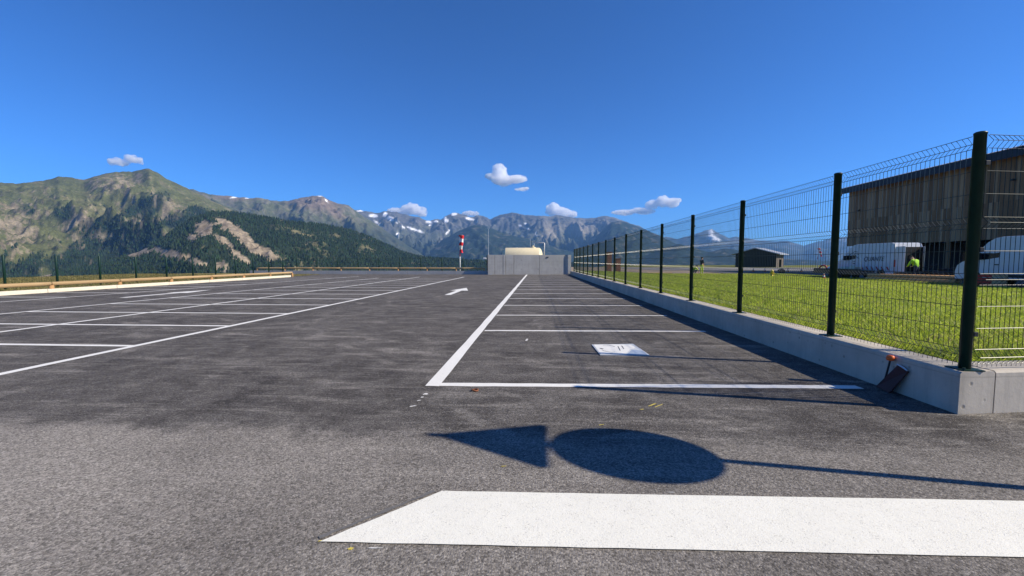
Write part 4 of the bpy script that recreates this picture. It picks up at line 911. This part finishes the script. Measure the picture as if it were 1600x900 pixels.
RAD = dict(pelvis=(.15, .12), waist=(.13, .105), chest=(.165, .12), neck=.055, head0=.075, head1=.095, head2=.07, nose=.014, sho=.075, elb=.05, wri=.034, palm=(.04, .02), hip=.1, kne=.068, ank=.045, toe=.042)
def std(stand=True):
    J = dict(pelvis=(0, 0, .95), waist=(0, 0, 1.1), chest=(0, 0, 1.36), neck=(0, 0, 1.5), head0=(0, .02, 1.56), head1=(0, .02, 1.65), head2=(0, .01, 1.73), nose=(0, .125, 1.63))
    for s_, g in (('L', -1), ('R', 1)):
        J.update({'sho' + s_: (g * .19, 0, 1.42), 'elb' + s_: (g * .25, -.03, 1.14), 'wri' + s_: (g * .26, .06, .9), 'palm' + s_: (g * .26, .09, .83), 'hip' + s_: (g * .1, 0, .9), 'kne' + s_: (g * .12, .03, .5), 'ank' + s_: (g * .13, 0, .08), 'toe' + s_: (g * .14, .16, .035)})
    return J
TG = dict(pelvis=2, waist=1, chest=1, neck=0, head0=0, head1=0, head2=0, nose=0, sho=1, elb=1, wri=0, palm=0, hip=2, kne=2, ank=2, toe=3)
x, y = G(1096, 429)
J = std(); J['elbL'] = (-.24, .08, 1.16); J['wriL'] = (-.1, .25, 1.12); J['palmL'] = (-.03, .28, 1.12)
person('person standing in a black top and fluorescent yellow trousers by the runway', (x, y, -.02), -1.2, J, dict(RAD), dict(TG), extra=('black_cloth', 'hivis_yellow'))
J = dict(pelvis=(0, 0, .32), waist=(0, .08, .46), chest=(0, .26, .66), neck=(0, .36, .75), head0=(0, .4, .79), head1=(0, .46, .84), head2=(0, .5, .9), nose=(0, .56, .80))
for s_, g in (('L', -1), ('R', 1)): J.update({'sho' + s_: (g * .18, .28, .68), 'elb' + s_: (g * .24, .46, .46), 'wri' + s_: (g * .16, .6, .25), 'palm' + s_: (g * .14, .64, .18), 'hip' + s_: (g * .1, 0, .3), 'kne' + s_: (g * .17, .4, .46), 'ank' + s_: (g * .15, .12, .08), 'toe' + s_: (g * .16, .28, .035)})
x, y = G(1082, 428.5)
person('person crouching in fluorescent yellow clothes beside the standing worker', (x, y, -.02), -1.3, J, dict(RAD), dict(TG), extra=('hivis_yellow', 'denim'))
J = std()
J.update(waist=(0, .04, 1.1), chest=(0, .14, 1.34), neck=(0, .22, 1.47), head0=(0, .27, 1.51), head1=(0, .34, 1.56), head2=(0, .38, 1.63), nose=(0, .43, 1.5))
for s_, g in (('L', -1), ('R', 1)): J.update({'sho' + s_: (g * .2, .15, 1.38), 'elb' + s_: (g * .33, .22, 1.12), 'wri' + s_: (g * .2, .42, 1.0), 'palm' + s_: (g * .16, .48, .98)})
rd = dict(RAD); rd.update(chest=(.2, .15), waist=(.18, .15), pelvis=(.18, .15), sho=.095, elb=.07)
tg = dict(TG); tg['wri'] = 1
person('person in a bright green high visibility jacket seen from behind at the van', (25.35, 30.0, 0), .2, J, rd, tg, extra=('hivis', 'denim'))

# ------------------------------------------------------------------ things on the lot
# stencil sheet lying in the first bay
sA, sB, sC, sD = (.875, 6.80), (1.55, 6.90), (1.60, 6.08), (.90, 6.05)
stn = thing('stencil_sheet', 'pale metal stencil sheet lying flat in the first right bay', 'sheet', (1.23, 6.45, 0))
loc = lambda p: (p[0] - 1.23, p[1] - 6.45)
MB().prism([loc(p) for p in (sD, sC, sB, sA)], .004, .014).build('plate', 'sheet_metal', stn)
def onp(u, v): 
    a = Vector(sD).lerp(Vector(sC), u); b_ = Vector(sA).lerp(Vector(sB), u); q = a.lerp(b_, v); return loc((q.x, q.y))
def flat(name, uv, z, m): b = MB(); b.add([(*onp(u, v), z) for u, v in uv], [tuple(range(len(uv)))]); return b.build(name, m, stn)
flat('white_field', [(.02, .03), (.50, .03), (.62, .22), (.74, .45), (.84, .52), (.93, .66), (.9, .86), (.7, .93), (.55, .965), (.03, .965)], .0165, 'sheet_white')
flat('grey_field', [(.53, .03), (.97, .03), (.97, .30), (.86, .44), (.76, .40), (.64, .18)], .0165, 'sheet_blue')
def stroke(pts, wd=.02):
    b = MB()
    for i in range(len(pts) - 1):
        a, c = Vector(pts[i]), Vector(pts[i + 1]); d_ = (c - a).normalized(); n_ = Vector((-d_.y, d_.x)) * wd / 2
        b.add([(*onp(*(a - n_)), .0185 + i * .00005), (*onp(*(c - n_)), .0185 + i * .00005), (*onp(*(c + n_)), .0185 + i * .00005), (*onp(*(a + n_)), .0185 + i * .00005)], [(0, 1, 2, 3)])
    b.build('stencil_slot', 'black_plastic', stn)
stroke([(.3 + .2 * math.cos(a), .55 + .34 * math.sin(a)) for a in np.linspace(.5, 1.9, 8)], .018); stroke([(.3 + .2 * math.cos(a), .55 + .34 * math.sin(a)) for a in np.linspace(3.6, 5.0, 8)], .014)
stroke([(.11, .58), (.16, .5)], .05); stroke([(.5, .35), (.56, .75)], .018); stroke([(.62, .5), (.66, .8)], .018); stroke([(.22, .1), (.28, .12)], .02)
# leaning maroon board and an orange-topped stake, both resting against the wall face
def onwall(px, py):
    d = ray(px, py); y = 4.5
    for _ in range(6): t_ = (WX(y) - .012) / d[0]; y = float(d[1] * t_)
    return (float(d[0] * t_), y, CAM_H + float(d[2] * t_))
bd = thing('leaning_board', 'dark maroon board leaning against the low wall near its corner', 'board')
b = MB(); gz_ = lambda px, py: (*G(px, py, .004), .004)
pts = [gz_(1371, 604), gz_(1392, 614), onwall(1421, 581), onwall(1405, 571)]
b.add(pts + [(x - .022, y - .006, z + .004) for x, y, z in pts], [(0, 1, 2, 3), (4, 5, 6, 7), (0, 1, 5, 4), (1, 2, 6, 5), (2, 3, 7, 6), (3, 0, 4, 7)]); b.build('board', 'maroon', bd)
e0, e1 = Vector(pts[2]), Vector(pts[3]); MB().tube([e0 + Vector((-.02, 0, .012)), (e0 + e1) / 2 + Vector((-.02, 0, .016)), e1 + Vector((-.02, 0, .012))], .009, 6).build('pale_edge', 'galvanised', bd)
st_ = thing('orange_topped_stake', 'thin dark stake with an orange cap leaning on the low wall', 'stake')
r0, r1 = Vector(onwall(1384, 602)) + Vector((-.03, 0, 0)), Vector(onwall(1396, 562)) + Vector((-.03, 0, 0)); r0.z = .005
MB().tube([r0, r1], .009, 8).build('rod', 'black_plastic', st_); MB().lathe([(.010, -.012), (.032, -.006), (.037, .018), (.030, .042), (.012, .048)], 12, tuple(r1)).build('cap', 'orange_plastic', st_, True)
rg = MB(); x, y = G(742, 611); rg.tube([(.032 * math.cos(a), .026 * math.sin(a), .012 + .004 * math.sin(a * 2)) for a in np.linspace(0, 2 * math.pi, 17)], .008, 6); tag(rg.build('rusty_ring', 'rust', None, True, (x, y, .0)), 'small rusty ring lying beside the bay corner line', 'ring')

# road sign just outside the frame, whose shadow falls across the foreground
sg = thing('road_sign', 'road sign post whose shadow falls on the asphalt', 'sign', (4.02, 2.46, 0))
MB().lathe([(.032, -.1), (.032, 3.5)], 12).build('pole', 'galvanised', sg, True)
HC = 2.45
d_ = MB(); d_.lathe([(.412, 0), (.417, .004), (.417, .02), (.412, .024)], 56, (.04, 0, HC), 'x'); d_.build('round_plate', 'sign_back', sg)
f_ = MB(); f_.lathe([(.39, 0), (.39, .002)], 48, (.0655, 0, HC), 'x'); f_.build('round_face', 'sign_red', sg)
b = MB(); tri = []
hs_ = .385; rb_ = .03
for (cy, cz, a0) in ((-hs_ + .05, HC + .46, 210), (hs_ - .05, HC + .46, 330 - 360), (0, HC + 1.07 - .06, 90)):
    for dA in (-60, -30, 0, 30, 60): a = R(a0 + dA); tri.append((cy + rb_ * math.cos(a), cz + rb_ * math.sin(a)))
n = len(tri); b.add([(.04, y, z) for y, z in tri] + [(.06, y, z) for y, z in tri], [tuple(range(n)), tuple(range(n, 2 * n))] + [(i, (i + 1) % n, (i + 1) % n + n, i + n) for i in range(n)]); b.build('triangle_plate', 'sign_back', sg)
MB().box(.02, .045, -.03, .03, HC + .40, HC + .50).build('bracket', 'galvanised', sg)

# ------------------------------------------------------------------ grass blades
def blades(name, label, n, sampler, h0, h1, c0, c1, seed, zf, straw=0.0):
    r = np.random.default_rng(seed); x, y = sampler(r, n); n = len(x)
    z = zf(x, y) - .01; h = r.uniform(h0, h1, n); a = r.uniform(0, 2 * np.pi, n); wd = r.uniform(.003, .007, n) * (1 + np.hypot(x, y) / 16); ln = r.uniform(.4, 1.4, n) * h; la = r.uniform(0, 2 * np.pi, n)
    B = np.stack([x, y, z], -1); s = np.stack([np.cos(a) * wd, np.sin(a) * wd, 0 * a], -1)
    mid = B + np.stack([np.cos(la) * ln * .35, np.sin(la) * ln * .35, h * .6], -1); top = B + np.stack([np.cos(la) * ln, np.sin(la) * ln, h], -1)
    V = np.stack([B - s, B + s, mid + s * .8, mid - s * .8, top], 1); k = np.arange(n)[:, None] * 5
    F3 = np.concatenate([k + np.array([[0, 1, 2]]), k + np.array([[0, 2, 3]]), k + np.array([[3, 2, 4]])], 0)
    t_ = np.clip(r.random((n, 1, 1)) * .7 + .3 * (fbm(x / 1.5, y / 1.5, 3, seed)[:, None, None] + .5), 0, 1); cc = (np.array(c0) * (1 - t_) + np.array(c1) * t_) * r.uniform(.75, 1.25, (n, 1, 1))
    pt = fbm(x / 2.2, y / 2.2, 4, seed + 40); isst = (r.random(n) < straw * (1 + 3 * np.clip(pt * 2, 0, 1)))[:, None, None]; cc = np.where(isst, np.array([.50, .42, .20]) * r.uniform(.7, 1.2, (n, 1, 1)), cc)
    V_h = 1 + .45 * pt; h = h * V_h
    o = link(name, fast_mesh(name, V.reshape(-1, 3), F3, ['grass_blade'], np.broadcast_to(cc, (n, 5, 3)).reshape(-1, 3), False, 3)); tag(o, label, kind='stuff')
m = bpy.data.materials.new('grass_blade'); t, bs, o_ = nodes(m); k = NT(t); at = k.n('ShaderNodeVertexColor', layer_name='tint'); nn_ = k.noise(k.pos(), 3.0, 3)
vm = k.n('ShaderNodeVectorMath', operation='SCALE'); k.L(at.outputs['Color'], vm.inputs[0]); k.L(k.ramp(nn_, .3, .7, .8, 1.2), vm.inputs['Scale']); k.L(vm.outputs[0], bs.inputs['Base Color']); bs.inputs['Roughness'].default_value = .6
tl = k.n('ShaderNodeBsdfTranslucent'); k.L(vm.outputs[0], tl.inputs[0]); mx = k.n('ShaderNodeMixShader'); mx.inputs[0].default_value = .52; k.L(bs.outputs[0], mx.inputs[1]); k.L(tl.outputs[0], mx.inputs[2]); k.L(mx.outputs[0], o_.inputs[0]); MATS['grass_blade'] = m
def smp_lawn(r, n):
    d = 4.2 + 39.5 * r.random(n) ** 1.7; u = r.random(n); x = (WX(d) + .36) * (1 - u) + (KX(d) - .05) * u; keep = (x < d * 1.35 + 2.0) & (d > 4.26 + (x - 3.7) * .158); return x[keep], d[keep]
blades('grass', 'fresh green lawn grass behind the fence', 400000, smp_lawn, .05, .16, (.18, .255, .022), (.58, .66, .075), 3, lawn_z, .04)
def smp_left(r, n):
    y = 10 + 31 * r.random(n); x = -21.5 - 22 * r.random(n); return x, y
blades('dry_grass', 'dry yellowish grass behind the left log rail', 90000, smp_left, .06, .22, (.14, .15, .04), (.42, .34, .14), 4, lambda x, y: ground_z(x, y))

# ------------------------------------------------------------------ clouds
m = bpy.data.materials.new('cloud'); m.use_nodes = True; t = m.node_tree; t.nodes.clear(); k = NT(t)
oo = k.n('ShaderNodeOutputMaterial'); pv = k.n('ShaderNodeVolumePrincipled'); k.L(pv.outputs[0], oo.inputs['Volume'])
pv.inputs['Color'].default_value = (.99, .99, 1, 1); pv.inputs['Anisotropy'].default_value = .2
nn_ = k.noise(k.pos((.0040, .0040, .0052)), 1.0, 8, .68); k.L(k.ramp(nn_, .43, .66, 0.0, .016), pv.inputs['Density']); MATS['cloud'] = m
def cloud(label, px, py, D, lumps, seed):
    d = ray(px, py); d = d / np.hypot(d[0], d[1]); c = Vector(d * D) + Vector((0, 0, CAM_H)); s = D / F_PX
    u = Vector((d[1], -d[0], 0)); fw_ = Vector((d[0], d[1], 0)); r = random.Random(seed)
    bm = bmesh.new()
    for (lx_, lz, rx, rz_) in lumps:
        for q in range(5):
            mtx = Matrix.Translation(u * (lx_ + r.uniform(-.5, .5) * rx) * s + Vector((0, 0, -lz + r.uniform(-.3, .4) * rz_)) * s + fw_ * r.uniform(-.5, .5) * rx * s) @ Matrix.Diagonal((*(Vector((rx * .95, rx * .95, rz_ * 1.1)) * s), 1))
            bmesh.ops.create_icosphere(bm, subdivisions=2, radius=1, matrix=mtx)
    me = bpy.data.meshes.new('cloud'); bm.to_mesh(me); bm.free(); o = bpy.data.objects.new('tmp', me); COL.objects.link(o)
    rm = o.modifiers.new('r', 'REMESH'); rm.mode = 'VOXEL'; rm.voxel_size = 1.1 * s
    dg = bpy.context.evaluated_depsgraph_get(); me2 = bpy.data.meshes.new_from_object(o.evaluated_get(dg)); bpy.data.objects.remove(o); me2.materials.clear(); me2.materials.append(MATS['cloud'])
    co = np.zeros(len(me2.vertices) * 3, np.float32); me2.vertices.foreach_get('co', co); co = co.reshape(-1, 3); nn = np.zeros_like(co); me2.vertices.foreach_get('normal', nn.ravel()); 
    nrm = np.zeros(len(me2.vertices) * 3, np.float32); me2.vertices.foreach_get('normal', nrm); nrm = nrm.reshape(-1, 3)
    co = co + nrm * (fbm((co[:, 0] + co[:, 1]) / (8 * s), co[:, 2] / (6 * s), 4, seed) * 3.0 * s)[:, None]; me2.vertices.foreach_set('co', co.ravel()); me2.update()
    o = link('cloud', me2, None, c); tag(o, label, 'cloud', 'small white clouds'); return o
cloud('largest white cloud, alone above the snowy mountains', 788, 275, 26000, [(-6, -6, 9, 9), (-4, 6, 14, 7), (-18, 1, 10, 4), (18, 6, 14, 5)], 1)
cloud('tiny thin cloud just below the largest cloud', 815, 296, 26000, [(0, 0, 9, 2)], 2)
cloud('white cloud peeping over the snowy ridge left of centre', 636, 329, 30000, [(8, -1, 12, 7), (-8, 3, 16, 5), (20, 2, 8, 6)], 3)
cloud('faint cloud low behind the snowy peak', 735, 334, 30000, [(0, 0, 11, 3)], 4)
cloud('white cloud rising behind the ridge above the tank', 870, 330, 30000, [(-6, -2, 9, 8), (8, 2, 12, 6), (18, 6, 10, 4)], 5)
cloud('upper bright cloud of the pair right of centre', 1034, 317, 28000, [(-14, 2, 9, 5), (2, -2, 8, 7), (14, 1, 10, 5)], 6)
cloud('flat lower cloud of the pair right of centre', 994, 331, 28000, [(-14, 1, 16, 2.6), (10, -1, 14, 3)], 7)
cloud('small pale cloud above the left mountain summit', 198, 251, 24000, [(6, -2, 7, 4), (-6, 3, 9, 3)], 8)

# ------------------------------------------------------------------ haze
m = bpy.data.materials.new('haze'); m.use_nodes = True; t = m.node_tree; t.nodes.clear(); k = NT(t)
oo = k.n('ShaderNodeOutputMaterial'); pv = k.n('ShaderNodeVolumePrincipled'); pv.inputs['Color'].default_value = (.25, .53, 1, 1); pv.inputs['Density'].default_value = 5.0e-5; pv.inputs['Anisotropy'].default_value = 0.1
k.L(pv.outputs[0], oo.inputs['Volume']); MATS['haze'] = m
hz = MB().box(-20500, 20500, -20500, 20500, -240, 1500).build('haze', 'haze'); tag(hz, 'thin blue air over the valley', kind='stuff')
